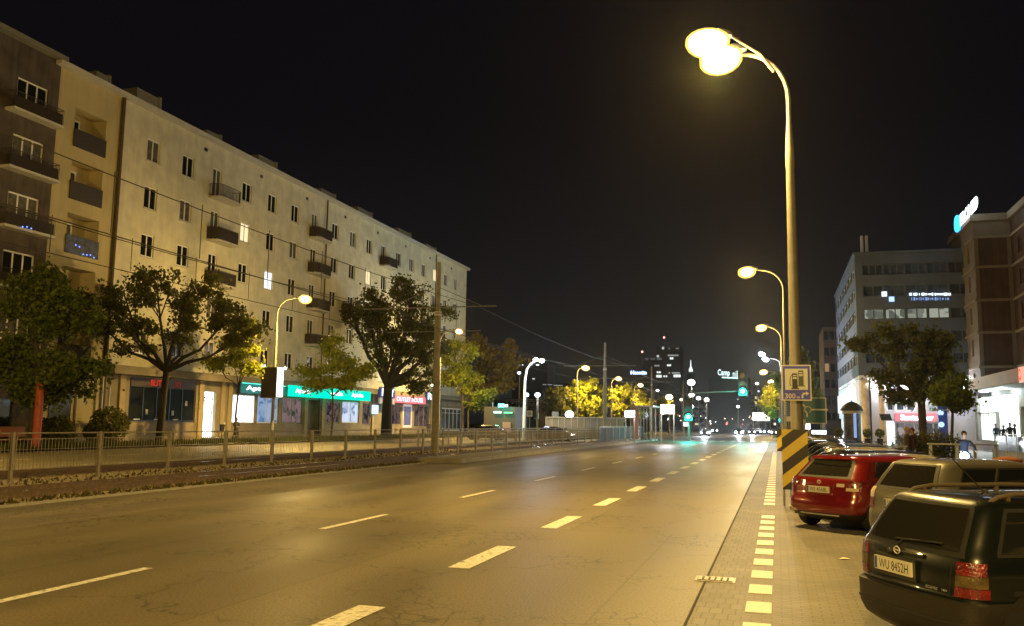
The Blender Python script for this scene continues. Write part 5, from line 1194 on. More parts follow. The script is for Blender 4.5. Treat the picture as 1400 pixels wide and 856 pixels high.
# ------------------------------------------------------------------ advertising column and street things at right
p = atY(1166, 605, 78); zt = atY(1166, 549, 78).z; ze = atY(1166, 560, 78).z
t = thing('advertising_column', 'round advertising column with a dark domed roof', 'advertising column', (p.x, 78, .1)); r = .68
b = MB(); b.lathe((p.x,78,.1), [(r*1.08,0),(r*1.08,.3),(r,.32),(r,ze-.45)], 24)
m = shopmat('column posters', (.01,.012,.02), (.08,.10,.2), .5, 1.5); b.build('drum', [mat('column posters base', (.06,.06,.08), .4, var=.9, scale=2.5)], t, smooth=True)
b = MB(); b.lathe((p.x,78,.1), [(r*1.12,ze-.45),(r*1.12,ze-.2)], 24); b.build('collar', mat('column collar', (.5,.5,.48), .5), t, smooth=True)
b = MB(); b.lathe((p.x,78,.1), [(r*1.35,ze-.2),(r*1.3,ze-.08),(r*1.05,ze+.2),(r*.55,ze+.45),(r*.2,ze+.55),(.06,zt-.1),(.02,zt)], 24); b.build('dome', mat('dome green grey', (.05,.055,.05), .6), t, smooth=True)
b = MB(); q = atY(1169, 580, 77.2); b.box(q.x-.1, q.x+.12, 77.25, 77.31, q.z-1.1, q.z+.9); b.build('light_strip', emis('column strip', (.35,.5,.9), .6), t)
# blue totem
p0 = atY(1282, 549, 70); p1 = atY(1296.5, 592, 70)
t = thing('blue_totem', 'tall blue advertising totem right of the tree, with white round marks', 'totem', ((p0.x+p1.x)/2, 70, .1))
b = MB(); b.box(p0.x, p1.x, 70, 70.4, .1, p0.z); b.build('body', mat('totem blue', (.02,.04,.16), .4, emit=(.02,.04,.15), es=.5), t)
b = MB(); b.box(p0.x-.4, p1.x+.2, 69.9, 70.6, atY(1285,562,70).z, atY(1285,560,70).z); b.build('shelf', mat('pale shelf', (.4,.45,.5), .5), t)
for px, py in ((1285,549.5),(1286,564.5),(1287,580.5)): b = MB(); q = atY(px, py, 69.9); b.lathe(q, [(.2,0),(.2,-.04)], 14, 'y'); b.build('mark', emis('totem mark', (.5,.7,1), 1.0), t)
# orange barrel bin
p = atY(1377, 622, 24); t = thing('barrel_bin', 'round rusty orange litter bin behind the railing', 'bin', (p.x, 24, .1))
b = MB(); b.lathe((p.x,24,.1), [(.24,0),(.30,.3),(.31,.7),(.28,1.15),(.33,1.18),(.33,1.25),(.1,1.3)], 20); b.build('body', mat('rust orange', (.22,.08,.035), .6, var=.2), t, smooth=True)
# glass railing / terrace
t = thing('terrace_railing', 'glass terrace railing with thin steel posts before the bright shop', 'railing', (12.6, 50, .1))
XT = 13.6; ya, yb = 40., 62.
b = MB(); b.tube([(XT,ya,1.75),(XT,yb,1.75)], .03, 6); b.build('handrail', mat('bright steel', (.6,.62,.6), .3, .8), t)
for y in np.arange(ya, yb+.1, 2.4): b = MB(); b.box(XT-.025, XT+.025, y-.025, y+.025, .1, 1.75); b.build('post', M_steel, t)
for y in np.arange(ya, yb-.1, 2.4): b = MB(); b.box(XT-.006, XT+.006, y+.1, y+2.3, .75, 1.65); b.build('glass_panel', glassmat('terrace glass', (.6,.7,.68), .8, .15), t)
b = MB(); b.box(XT+.1, XR1-.45, 30, 66, .1, .72); struct(b.build('terrace', M_pav2)); 
# cafe chairs / bike racks shapes
for k, (px, py, Y, lab) in enumerate(((1222,614,40,'pale metal bench end left of the grey hedge'),(1290,612,34,'pale metal stand beside the cyclist'),(1347,612,44,'pale cafe table by the glass railing'))):
    p = atY(px, py, Y); t = thing(['bench','bike_stand','cafe_table'][k], lab, ['bench','bike stand','table'][k], (p.x, Y, .1)); zt = p.z+.15
    b = MB(); b.box(p.x-.5, p.x+.5, Y-.2, Y+.2, zt-.05, zt); b.build('top', mat('pale metal', (.20,.20,.18), .6), t)
    for x in (-.42, .42): b = MB(); b.box(p.x+x-.03, p.x+x+.03, Y-.18, Y+.18, .1, zt-.05); b.build('leg', mat('pale metal'), t)
# bicycles in the rack
def bicycle(label, X, Y, z, rz, group=None, frame=None, light=False, name='bicycle'):
    t = thing(name, label, 'bicycle', (X, Y, z), rz, group=group); M_f = frame or mat('bike frame', (.35,.36,.38), .35, .6)
    for sx_ in (-.52, .52):
        b = MB(); b.tube([(sx_+.33*math.cos(q), 0, .34+.33*math.sin(q)) for q in np.linspace(0, 2*math.pi, 21)], .018, 5, cap=False); w_ = b.build('wheel', M_black, t, world=False)
        b = MB()
        for k in range(8): q = math.pi*k/8; b.bar((sx_+.31*math.cos(q),0,.34+.31*math.sin(q)), (sx_-.31*math.cos(q),0,.34-.31*math.sin(q)), .005)
        b.build('spokes', M_steel, w_, world=False)
    b = MB(); bb_ = (-.08,0,.30); st = (-.22,0,.80); hd = (.36,0,.82)
    for p, q in ((bb_,st),(bb_,(.38,0,.68)),(st,hd),(bb_,(-.52,0,.34)),(st,(-.52,0,.34)),(hd,(.52,0,.34))): b.tube([p,q], .017, 6)
    b.build('frame', M_f, t, world=False)
    b = MB(); b.tube([(.36,0,.82),(.33,0,.98)], .014, 6); b.tube([(.28,-.28,1.0),(.36,-.1,1.0),(.36,.1,1.0),(.28,.28,1.0)], .013, 6); b.build('handlebar', M_dark, t, world=False)
    b = MB(); b.tube([st,(-.24,0,.92)], .013, 6); b.obox((-.25,0,.95), (.13,0,0), (0,.06,0), (0,0,.025)); b.build('saddle', M_black, t, world=False)
    if light: b = MB(); b.ball((.46,0,.95), .15, 12); b.build('headlight', emis('bicycle headlight', (.55,.8,1), 60), t, world=False); lamp('bike_light', (.85,0,.96), 12, (.5,.75,1), .1, parent=t)
    return t
proto = bicycle('bicycle parked at the right end of the rack', 0, 0, .1, 1.2, 'bicycles parked by the office')
pp = atY(1170, 600, 66); proto.location = (pp.x, 66, .1); proto['label'] = 'leftmost parked bicycle, beside the advertising column'
for k, px in enumerate((1180, 1190, 1200, 1210, 1221)):
    pp = atY(px, 600, 66+k*.2)
    dup(proto, (pp.x, 66+k*.2, .1), ['second parked bicycle, right of the advertising column', 'parked bicycle under the round bush by the lit columns', 'parked bicycle in front of the round bush by the screen', 'parked bicycle before the white lit door', 'last parked bicycle, nearest the couple'][k], rotz=1.2+.15*math.sin(k*2.1))

# ------------------------------------------------------------------ people
def person(label, X, Y, z, rz=0, h=1.78, top=(.02,.02,.03), bottom=(.02,.02,.025), pose='stand', hair=(.02,.015,.01), arms='down', group=None):
    t = thing('person', label, 'person', (X, Y, z), rz, group=group); s = h/1.78
    J = {'pel':(0,0,.95),'ch':(0,0,1.25),'ne':(0,0,1.47),'nk':(0,0,1.53),'hd':(0,-.01,1.62),'hd2':(0,-.02,1.72)}
    if pose == 'stand': legs = [((.10,0,.90),(.11,-.02,.50),(.12,.02,.09),(.13,-.14,.045)), ((-.10,0,.90),(-.12,.02,.50),(-.13,.03,.09),(-.14,-.13,.045))]
    elif pose == 'walk': legs = [((.10,0,.90),(.10,-.18,.52),(.11,-.10,.10),(.11,-.27,.05)), ((-.10,0,.90),(-.10,.08,.50),(-.10,.30,.14),(-.10,.20,.05))]
    else: legs = [((.11,-.05,.92),(.13,-.42,.85),(.12,-.34,.40),(.12,-.48,.34)), ((-.11,-.05,.92),(-.13,-.36,.70),(-.12,-.22,.28),(-.12,-.36,.22))]
    if arms == 'down': ar = [((.19,0,1.42),(.25,.02,1.15),(.24,-.08,.90),(.24,-.11,.80)), ((-.19,0,1.42),(-.25,.02,1.15),(-.24,-.08,.90),(-.24,-.11,.80))]
    elif arms == 'fold': ar = [((.19,0,1.42),(.25,-.02,1.16),(.06,-.20,1.12),(-.02,-.22,1.12)), ((-.19,0,1.42),(-.25,-.02,1.16),(-.08,-.18,1.06),(.02,-.21,1.05))]
    else: ar = [((.19,0,1.42),(.27,-.18,1.22),(.27,-.42,1.08),(.26,-.52,1.06)), ((-.19,0,1.42),(-.27,-.18,1.22),(-.27,-.42,1.08),(-.26,-.52,1.06))]
    V = []; E = []; Rr = []
    def add(p, r, par=None):
        V.append(Vector(p)*s); Rr.append(r*s); 
        if par is not None: E.append((par, len(V)-1))
        return len(V)-1
    lean = -.18 if pose == 'ride' else 0
    pel = add((0,0,.95), .145); w_ = add((0,lean*.3,1.10), .135, pel); ch = add((0,lean*.7,1.30), .16, w_); ne = add((0,lean,1.45), .10, ch); nk = add((0,lean,1.53), .055, ne); hd = add((0,lean-.02,1.61), .088, nk); h2 = add((0,lean-.02,1.70), .085, hd)
    for L in legs:
        a = add(L[0], .095, pel); k = add(L[1], .062, a); q = add(L[2], .042, k); add(L[3], .036, q)
    for A in ar:
        a = add((A[0][0], A[0][1]+lean*.9, A[0][2]), .065, ch); k = add((A[1][0], A[1][1]+lean*.8, A[1][2]), .048, a); q = add((A[2][0], A[2][1]+lean*.6, A[2][2]), .034, k); add((A[3][0], A[3][1]+lean*.6, A[3][2]), .032, q)
    me = bpy.data.meshes.new('body'); me.from_pydata(V, E, []); o = bpy.data.objects.new('tmp', me); COL.objects.link(o)
    md = o.modifiers.new('s', 'SKIN'); sv = me.skin_vertices[0].data
    for i, r in enumerate(Rr): sv[i].radius = (r, r*.82 if i in (0,1,2) else r)
    sv[0].use_root = True; o.modifiers.new('d', 'SUBSURF').levels = 2; o.modifiers['d'].render_levels = 2
    dg = bpy.context.evaluated_depsgraph_get(); m2 = bpy.data.meshes.new_from_object(o.evaluated_get(dg)); bpy.data.objects.remove(o)
    m2.materials.clear(); key = lambda c: ('cloth %.3f %.3f %.3f' % c)
    for mm in (mat(key(top), top, .9), mat(key(bottom), bottom, .9), mat('skin', (.32,.19,.13), .6), mat('shoe leather', (.02,.015,.012), .5), mat(key(hair), hair, .8)): m2.materials.append(mm)
    armv = [Vector((A[3][0], A[3][1]+lean*.6, A[3][2]))*s for A in ar]
    for f in m2.polygons:
        c = f.center; f.use_smooth = True
        if c.z > 1.49*s: f.material_index = 4 if (c.z > 1.70*s or c.y > (lean+.015)*s) and c.z > 1.56*s else 2
        elif any((c-a).length < .09*s for a in armv): f.material_index = 2
        elif c.z > .93*s: f.material_index = 0
        elif c.z > .10*s or pose == 'ride': f.material_index = 1
        else: f.material_index = 3
    m2.name = 'body'; o = bpy.data.objects.new('body', m2); COL.objects.link(o); o.parent = t
    b = MB(); hc = Vector((0, lean-.02, 1.68))*s
    b.ball(hc+Vector((0,.012,.018)), .098*s, 12, (1,1.08,1.05)); hb = b
    hb.build('hair', mat(key(hair)), t, world=False, smooth=True)
    b = MB(); b.ball(hc+Vector((0,-.045,-.025))*s, .078*s, 12, (.95,.85,1.15)); b.ball(hc+Vector((0,-.118,-.03))*s, .016*s, 6); fc = b.build('face', mat('skin'), t, world=False, smooth=True)
    b = MB()
    for x in (-.03, .03): b.ball(hc+Vector((x,-.106,-.005))*s, .010*s, 6)
    b.build('eyes', M_black, fc, world=False)
    return t
XP = 16.6
for px, lab, rz, kw in ((1362,'leftmost of the standing group, dark jacket over pale trousers', .3, dict(bottom=(.35,.36,.34), arms='down')), (1372,'shorter middle figure of the standing group, in a dark hoodie', -.1, dict(h=1.66, arms='fold')),
                  (1381,'tall figure in black at the right of the standing group', .2, dict(h=1.84, arms='fold')), (1387.5,'person at the right end of the group, turned aside, in black', 1.4, dict(h=1.74))):
    q = atX(px, 590, XP); person(lab, q.x, q.y, .72, rz, group='people standing outside the bright shop', **kw)
q = atY(1316, 600, 37); person('cyclist in a dark blue jacket riding behind the silver car', q.x, 37, .12, .12, 1.85, (.010,.012,.025), (.01,.01,.015), 'ride', arms='ride')
bc = bicycle('bicycle with a dazzling blue-white headlight ridden behind the silver car', q.x-.05, 36.75, .1, -math.pi/2-.1, frame=mat('black bike frame', (.02,.02,.02), .4), light=True)
for n_, (px, py, lab, rz, kw) in enumerate(((1240,592,'blonde person in a dark coat beside the couple hedge', 1.2, dict(hair=(.45,.28,.10), top=(.10,.06,.04))), (1248,593,'person in a dark brown coat with a red scarf near the grey hedge', -1.0, dict(top=(.035,.012,.01), hair=(.10,.03,.02))))):
    q = atY(px, 600, 45); zt = atY(px, py-8, 45).z; person(lab, q.x, 45, .1, rz, max(1.55, zt-.1), group='couple near the grey hedge', **kw)
q = atX(322, 600, -45.5); person('person in black walking past the bright shop window', q.x, q.y, .13, 1.2, 2.0, pose='walk', arms='fold')
q = atX(586, 592, -46.5); person('dark figure near the last shop of the cream building', q.x, q.y, .13, .4, 1.9)
# bin beside the bright door
q = atX(303, 592, -46.8); t = thing('litter_bin', 'small dark litter bin on a post by the bright doorway', 'bin', (q.x, q.y, .13)); b = MB(); b.lathe((q.x,q.y,.13), [(.05,0),(.05,.7),(.22,.75),(.26,1.4),(.2,1.42)], 14); b.build('body', M_dark, t)
b = MB(); b.box(q.x-.04, q.x+.04, q.y+.3, q.y+.38, .13, 1.7); b.build('post', M_white, t)
# red post and orange bench at the left edge
q = atX(47, 600, -42.5); b = MB(); b.tube([(q.x+.45, q.y-.3, .12), (q.x+.45, q.y-.3, 4.1)], .24, 12); tag(b.build('red_post', mat('red post paint', (.35,.07,.03), .6, var=.2)), 'thick red-orange post in front of the leftmost tree trunk', 'post')
q0 = atX(8, 600, -43.5); t = thing('orange_bench', 'low rusty orange park bench at the left edge', 'bench', (q0.x, q0.y+1, .12)); Mo = mat('rusty orange slats', (.25,.08,.03), .7)
b = MB(); b.box(q0.x-.25, q0.x+.25, q0.y-1, q0.y+1.6, .6, .68); b.build('seat', Mo, t); b = MB(); b.box(q0.x-.32, q0.x-.26, q0.y-1, q0.y+1.6, .8, 1.4); b.build('backrest', Mo, t)
for y in (q0.y-.8, q0.y+1.4): b = MB(); b.box(q0.x-.3, q0.x+.25, y-.05, y+.05, .12, .6); b.build('leg', M_dark, t)
b = MB(); FB.box(b, 40.2, 43.4, .8, 3.3, .02, .06); g_ = b.build('mural_panel', mat('pale mural', (.22,.22,.20), .8, var=.3, scale=1.2), bb)
b = MB(); b.tube([FB.p(41+.0+1.9*k/12, 1.6+.8*math.sin(k/12*5), .075) for k in range(13)], .05, 5); b.build('mural_line', M_black, g_)

# ------------------------------------------------------------------ cars
def lerp(a, b, t): return a+(b-a)*t
class CarShape:
    """rings of plan outlines stacked in z: (z, rear x, front x, half width, corner radius); x runs forward from the tail"""
    def __init__(s, rings): s.r = rings
    def ring(s, z):
        R_ = s.r
        if z <= R_[0][0]: return R_[0][1:]
        for i in range(len(R_)-1):
            if R_[i][0] <= z <= R_[i+1][0]:
                t = (z-R_[i][0])/max(1e-6, R_[i+1][0]-R_[i][0]); return [lerp(R_[i][k], R_[i+1][k], t) for k in range(1, 5)]
        return R_[-1][1:]
    def pt(s, q, z, off=0):
        """q in [-1,1] rear face right..left, 1..2 left rear corner, 2..(2+n) left side by metres, front mirrored with negative; returns point"""
        xr, xf, w_, r = s.ring(z); sg = -1 if q < 0 else 1; a = abs(q); bow = .055
        if a <= 1: y = (w_-r)*a; x = xr+bow*(a*a); n = Vector((-1, .12*a, 0))
        elif a <= 2:
            th = (a-1)*math.pi/2; y = w_-r+r*math.sin(th); x = xr+bow+r*(1-math.cos(th)); n = Vector((-math.cos(th), math.sin(th), 0))
        else: y = w_; x = xr+bow+r+(a-2); n = Vector((0,1,0))
        n.normalize(); return Vector((x+n.x*off, sg*(y+n.y*off), z))
def car(name, label, loc, rz, rings, paint, bumper=None, rear_glass=None, side_glass=None, lights=(), plate=None, group='cars parked at the right kerb', details='', low_z=.5, wheels=(.75,3.35), wr=.31, seats=False, scale=1., belt=.95, roof_z=1.4, trim=None):
    t = thing(name, label, 'car', loc, rz, group=group); t.scale = (scale,)*3
    S = CarShape(rings); NR, NC, NS, NF = 10, 5, 22, 8
    def outline(z):
        xr, xf, w_, r = S.ring(z); P = []; xs = xr+.055+r; xe = xf-.35 if z < belt else xf-.22; xe = max(xe, xs+.1)
        for k in range(NR): P.append(S.pt(-1+2*k/NR, z))
        for k in range(NC): P.append(S.pt(1+k/NC, z))
        for k in range(NS): P.append(Vector((lerp(xs, xe, k/NS), w_, z)))
        rf = xf-xe
        for k in range(NC): th = math.pi/2*k/NC; P.append(Vector((xe+rf*math.sin(th)*.9, w_-min(.3,w_*.8)*(1-math.cos(th)), z)))
        wf = w_-min(.3,w_*.8)
        for k in range(NF): y = lerp(wf, -wf, k/NF); P.append(Vector((xf-.1*rf+.08*(1-(y/max(wf,.01))**2)*.6, y, z)))
        for k in range(NC): th = math.pi/2*(1-k/NC); P.append(Vector((xe+rf*math.sin(th)*.9, -(w_-min(.3,w_*.8)*(1-math.cos(th))), z)))
        for k in range(NS): P.append(Vector((lerp(xe, xs, k/NS), -w_, z)))
        for k in range(NC): P.append(S.pt(-2+k/NC, z))
        return P
    zs = [r[0] for r in rings]; dz = []
    for i in range(len(zs)-1):
        n = max(1, int((zs[i+1]-zs[i])/.09+.5)); dz += [lerp(zs[i], zs[i+1], k/n) for k in range(n)]
    dz.append(zs[-1]); O = [outline(z) for z in dz]; n = len(O[0])
    b = MB(); vs = [p for o in O for p in o]; fs = []; 
    open_z = rear_glass and seats
    for i in range(len(dz)-1):
        zc = (dz[i]+dz[i+1])/2
        for k in range(n):
            if open_z:
                if k < NR and rear_glass[0] < zc < rear_glass[1]: continue
            f = (i*n+k, i*n+(k+1)%n, (i+1)*n+(k+1)%n, (i+1)*n+k); f = f[::-1]
            b.f.append(f); b.m.append(1 if (bumper and zc < low_z) else 0)
    b.v = [tuple(v) for v in vs]; b.f.append(tuple((len(dz)-1)*n+k for k in range(n))[::-1]); b.m.append(0); b.f.append(tuple(range(n))); b.m.append(1 if bumper else 0)
    b.build('body', [paint, bumper or paint], t, world=False, smooth=38)
    def patch(nm, q0, q1, z0, z1, off, m, par=None, nq=10, nz=6, zl0=None, zl1=None, thick=True):
        """surface patch riding off the body"""
        bb = MB(); vs = []
        for layer in ((off, off-.012) if thick else (off,)):
            for j in range(nz+1):
                for i in range(nq+1):
                    q = lerp(q0, q1, i/nq); za = z0 if zl0 is None else lerp(z0, zl0, i/nq); zb_ = z1 if zl1 is None else lerp(z1, zl1, i/nq); vs.append(S.pt(q, lerp(za, zb_, j/nz), layer))
        m_ = nq+1; fs = [(j*m_+i, j*m_+i+1, (j+1)*m_+i+1, (j+1)*m_+i)[::-1] for j in range(nz) for i in range(nq)]
        if thick:
            N = m_*(nz+1); ed = [i for i in range(m_)]+[j*m_+nq for j in range(1, nz+1)]+[nz*m_+i for i in range(nq-1, -1, -1)]+[j*m_ for j in range(nz-1, 0, -1)]
            for a, c in zip(ed, ed[1:]+ed[:1]): fs.append((a, c, c+N, a+N))
        bb.add(vs, fs); return bb.build(nm, m, par or t, world=False, smooth=True)
    M_gl = glassmat('car glass', (.34,.35,.30), .95, .02) if seats else mat('tinted car glass', (.010,.011,.010), .04, spec=.9, coat=.5)
    if rear_glass:
        z0, z1 = rear_glass[:2]; patch('window_seal', -1.12, 1.12, z0-.05, z0, .004, M_black); patch('window_seal', -1.12, 1.12, z1, z1+.03, .004, M_black)
        patch('window_seal', -1.2, -.985, z0-.05, z1+.03, .005, M_black); patch('window_seal', .985, 1.2, z0-.05, z1+.03, .005, M_black)
        patch('rear_window', -1.0, 1.0, z0-.005, z1+.005, .009 , M_gl, thick=False, nq=14, nz=8)
    for sg in (-1, 1):
        if side_glass:
            for (x0, x1, z0, z1) in side_glass:
                a, c = sg*(2+x0), sg*(2+x1)
                patch('window_seal', a-sg*.03, c+sg*.03, z0-.03, z1+.03, .005, M_black); patch('side_window', a, c, z0, z1, .016, mat('tinted car glass', (.010,.011,.010), .04, spec=.9, coat=.5))
    for L in lights: patch(L[0], L[1], L[2], L[3], L[4], L[5], L[6], nq=8, nz=4)
    if plate:
        zc, yc, txt = plate; x = S.pt(abs(yc)/.7, zc).x
        bb = MB(); bb.box(x-.045, x-.02, yc-.27, yc+.27, zc-.062, zc+.062); pl = bb.build('number_plate', mat('plate reflective', (.62,.60,.48), .35), t, world=False)
        bb = MB(); bb.box(x-.047, x-.0455, yc+.225, yc+.262, zc-.055, zc+.055); bb.build('plate_band', mat('plate blue', (.05,.08,.3), .5), pl, world=False)
        bb = MB(); bb.box(x-.022, x+.06, yc-.31, yc+.31, zc-.10, zc+.09); bb.build('plate_recess', paint, t, world=False)
        tx = text(txt, .085, (0,-1,0), (0,0,1), (x-.0462, yc-.022, zc), M_sblk, 'plate_lettering', None, width=.43, ext=.001); tx.parent = pl
    # wheels
    for wx in wheels:
        for sg in (-1, 1):
            w_ = S.ring(.45)[2]; bb = MB(); bb.lathe((wx, sg*(w_-.10), wr), [(wr*.6,-.09*sg),(wr*.94,-.10*sg),(wr,-.06*sg),(wr,.06*sg),(wr*.94,.10*sg),(wr*.6,.09*sg)], 24, 'y'); wh = bb.build('wheel', M_black, t, world=False, smooth=True)
            bb = MB(); bb.lathe((wx, sg*(w_-.015), wr), [(wr*.62,-.02*sg),(wr*.6,.012*sg),(.05,.0)], 20, 'y')
            bb.build('rim', mat('wheel rim', (.35,.35,.36), .35, .7), wh, world=False)
            bb = MB(); vs = [(wx+(wr*1.22)*math.cos(q), sg*(w_+.006), wr+.02+(wr*1.22)*math.sin(q)) for q in np.linspace(-.25, math.pi+.25, 22)]+[(wx, sg*(w_+.006), .2)]
            bb.add(vs, [tuple(range(len(vs)))]); bb.build('wheel_arch', M_black, t, world=False)
    if 'antenna' in details: 
        z = dz[-1]; bb = MB(); bb.tube([(1.0,.05,z-.01),(.55,.05,z+.42)], [.008,.004], 5); bb.ball((1.0,.05,z), .03, 8); bb.build('antenna', M_black, t, world=False)
    if 'rails' in details:
        for sg in (-1,1):
            bb = MB(); y = sg*(S.ring(roof_z)[2]*.94); z = roof_z; bb.tube([(.52,y,z-.02),(.62,y,z+.035),(.8,y,z+.062),(1.6,y,z+.072),(2.4,y,z+.06),(2.6,y,z)],   .021, 8)
            for x in (.72, 1.55, 2.45): bb.bar((x,y,z-.03), (x,y,z+.06), .04, .03)
            bb.build('roof_rail', trim or M_dark, t, world=False, smooth=True)
    if 'wiper' in details:
        z = rear_glass[0]; bb = MB(); p0 = S.pt(.25, z-.10, .03); p1 = S.pt(.05, z+.02, .03); p2 = S.pt(-.62, z+.05, .03); bb.tube([p0, p1, p2], [.014,.010,.006], 5); bb.ball(p0, .03, 8); bb.bar(p1+Vector((-.004,.1,0)), p2+Vector((-.004,-.08,0)), .014); bb.build('wiper', M_black, t, world=False)
    if 'badge' in details:
        z = plate[0]+.145; c = S.pt(plate[1], z, .03); bb = MB(); bb.tube([c+Vector((0,.042*math.cos(q),.032*math.sin(q))) for q in np.linspace(0, 2*math.pi, 17)], .006, 5, cap=False)
        if 'oval' in details: bb.tube([c+Vector((0,.02*math.cos(q),.032*math.sin(q))) for q in np.linspace(0, 2*math.pi, 13)], .005, 4, cap=False)
        else: bb.bar(c+Vector((0,.05,.004)), c+Vector((0,-.05,-.004)), .008)
        bb.build('badge', mat('chrome', (.8,.8,.78), .15, 1.), t, world=False)
    if seats:
        M_s = mat('seat cloth', (.035,.034,.03), .9); bb = MB(); z0 = rear_glass[0]
        bb.box(.35, 2.9, -.58, .58, .5, z0-.14); bb.build('cabin_floor', M_black, t, world=False)
        for y in (-.36, .0, .36):
            bb = MB(); bb.box(1.25, 1.38, y-.17, y+.17, .6, z0+.05); bb.box(1.27, 1.36, y-.12, y+.12, z0+.08, z0+.24); bb.build('rear_seat', M_s, t, world=False)
        for y in (-.34, .34):
            bb = MB(); bb.box(2.1, 2.22, y-.22, y+.22, .6, z0+.12); bb.box(2.12, 2.2, y-.13, y+.13, z0+.15, z0+.32); bb.build('front_seat', M_s, t, world=False)
        bb = MB(); bb.box(.35, 1.2, -.55, .55, z0-.10, z0-.07); bb.build('parcel_shelf', mat('shelf grey', (.08,.075,.06), .9), t, world=False)
    return t
M_lr = mat('red lamp lens', (.13,.006,.005), .18, coat=.8, spec=.8, var=.6, scale=14, bump=.5, bscale=60); M_la = mat('amber lamp lens', (.09,.06,.02), .18, coat=.8, var=.5, scale=14, bump=.5, bscale=60); M_lc = mat('clear lamp lens', (.6,.5,.4), .1, coat=.6)
P_green = mat('dark green car paint', (.005,.0075,.006), .30, .1, coat=1., var=.0); P_red = mat('red car paint', (.16,.007,.006), .25, .15, coat=1.); P_silver = mat('silver beige car paint', (.17,.16,.13), .34, .5, coat=.8)
P_beige = mat('pale gold car paint', (.36,.33,.25), .26, .5, coat=.8); P_black = mat('black car paint', (.012,.012,.014), .28, .1, coat=1.)
M_bump = mat('grey plastic bumper', (.020,.017,.013), .45, bump=.2, bscale=60); M_chrome = mat('chrome')
wagon = [(.19,.14,4.1,.70,.18),(.27,.03,4.22,.79,.2),(.36,.0,4.26,.825,.2),(.58,.0,4.27,.84,.2),(.60,.035,4.24,.83,.2),(.64,.055,4.22,.83,.19),(.80,.06,4.18,.838,.18),(.92,.08,4.0,.83,.17),(.97,.10,3.42,.81,.16),(1.0,.115,3.3,.79,.16),(1.15,.20,3.05,.745,.15),(1.30,.29,2.80,.69,.14),(1.37,.34,2.70,.655,.14),(1.40,.37,2.60,.625,.14),(1.425,.44,2.5,.56,.14),(1.44,.60,2.35,.42,.12),(1.447,.9,2.1,.2,.1)]
HD = R(28)
def carpos(px, py, z): q = G(px, py, z); return q
q1 = G(1174, 786, .59); q2 = G(1312, 824, .59)
fw = Vector((math.cos(HD), math.sin(HD), 0)); lf = Vector((-math.sin(HD), math.cos(HD), 0))
c1 = Vector((q1.x, q1.y, 0)) - lf*.80 + fw*(-.03) + Vector((-.075,0,0))
car1 = car('estate_car', 'dark green old estate car in the foreground, tailgate towards the road', (c1.x, c1.y, .012), HD, wagon, P_green, M_bump, rear_glass=(1.0, 1.345), side_glass=[(.10,1.02,1.0,1.33),(1.14,1.9,1.0,1.33)],
    lights=[('tail_light', -1.85, -.98, .82, .925, .012, M_lr), ('tail_light', -1.88, -.98, .72, .815, .012, M_la), ('tail_light', -1.92, -.98, .635, .715, .012, M_lr), ('tail_light', .93, 2.05, .82, .925, .012, M_lr), ('tail_light', .93, 2.08, .72, .815, .012, M_la), ('tail_light', .93, 2.12, .635, .715, .012, M_lr),
            ('bumper_strip', -2.6, 2.6, .40, .425, .010, M_dark), ('hatch_gap', -.90, -.89, .62, .96, .003, M_black), ('hatch_gap', .89, .90, .62, .96, .003, M_black), ('door_moulding', -5.2, -2.2, .66, .70, .012, M_dark), ('door_gap', -3.16, -3.15, .45, .96, .003, M_black), ('fuel_flap', -2.55, -2.35, .78, .90, .004, P_green), ('hatch_handle', -.42, .42, .895, .925, .018, P_green), ('hatch_shadow', -.45, .45, .885, .895, .004, M_black)],  # hatch_shadow is a black strip painting the shade under the handle
    plate=(.775, .10, 'WU 8452H'), details='antenna rails wiper badge', low_z=.6, seats=True, belt=.95, roof_z=1.41, trim=mat('brown grey rail', (.09,.07,.05), .5))
sh = CarShape(wagon)
for txt, q, w_ in (('ECOTEC', -.60, .16), ('16V', -.82, .07)):
    pq = sh.pt(q, .665, .008); tx = text(txt, .022, (0,-1,0), (0,0,1), (pq.x, pq.y, pq.z), M_chrome, 'trim_lettering', None, ext=.002, width=w_); tx.parent = car1
mpv = [(.2,.14,3.9,.70,.2),(.3,.02,4.0,.80,.24),(.45,.0,4.04,.845,.26),(.62,.02,4.04,.85,.26),(.68,.05,4.02,.85,.26),(.95,.10,3.8,.85,.24),(1.02,.14,3.5,.84,.24),(1.06,.17,3.35,.82,.24),(1.22,.27,3.0,.77,.24),(1.38,.38,2.6,.71,.24),(1.45,.44,2.4,.67,.22),(1.49,.52,2.25,.60,.2),(1.515,.66,2.1,.48,.18),(1.53,.95,1.9,.25,.12)]
q = G(1186, 700, .60); f2 = Vector((math.cos(R(36)), math.sin(R(36)), 0)); l2 = Vector((-math.sin(R(36)), math.cos(R(36)), 0)); c2 = Vector((q.x, q.y, 0)) - l2*.82 + Vector((-.12,0,0))
car('silver_minivan', 'pale silver tall hatchback between the green estate and the red car', (c2.x, c2.y, .012), R(36), mpv, P_silver, None, rear_glass=(1.08, 1.42), side_glass=[(.1,.75,1.10,1.38),(.85,1.65,1.10,1.38),(1.75,2.3,1.10,1.36)],
    lights=[('tail_light', 1.05, 2.0, .86, 1.04, .012, M_lc), ('tail_light', 1.05, 2.0, .68, .85, .012, M_lr), ('tail_light', -2., -1.05, .86, 1.04, .012, M_lc), ('tail_light', -2., -1.05, .68, .85, .012, M_lr)], plate=(.80, 0, 'WB 7713K'), details='antenna', wheels=(.7,3.2), seats=True, belt=1.0)
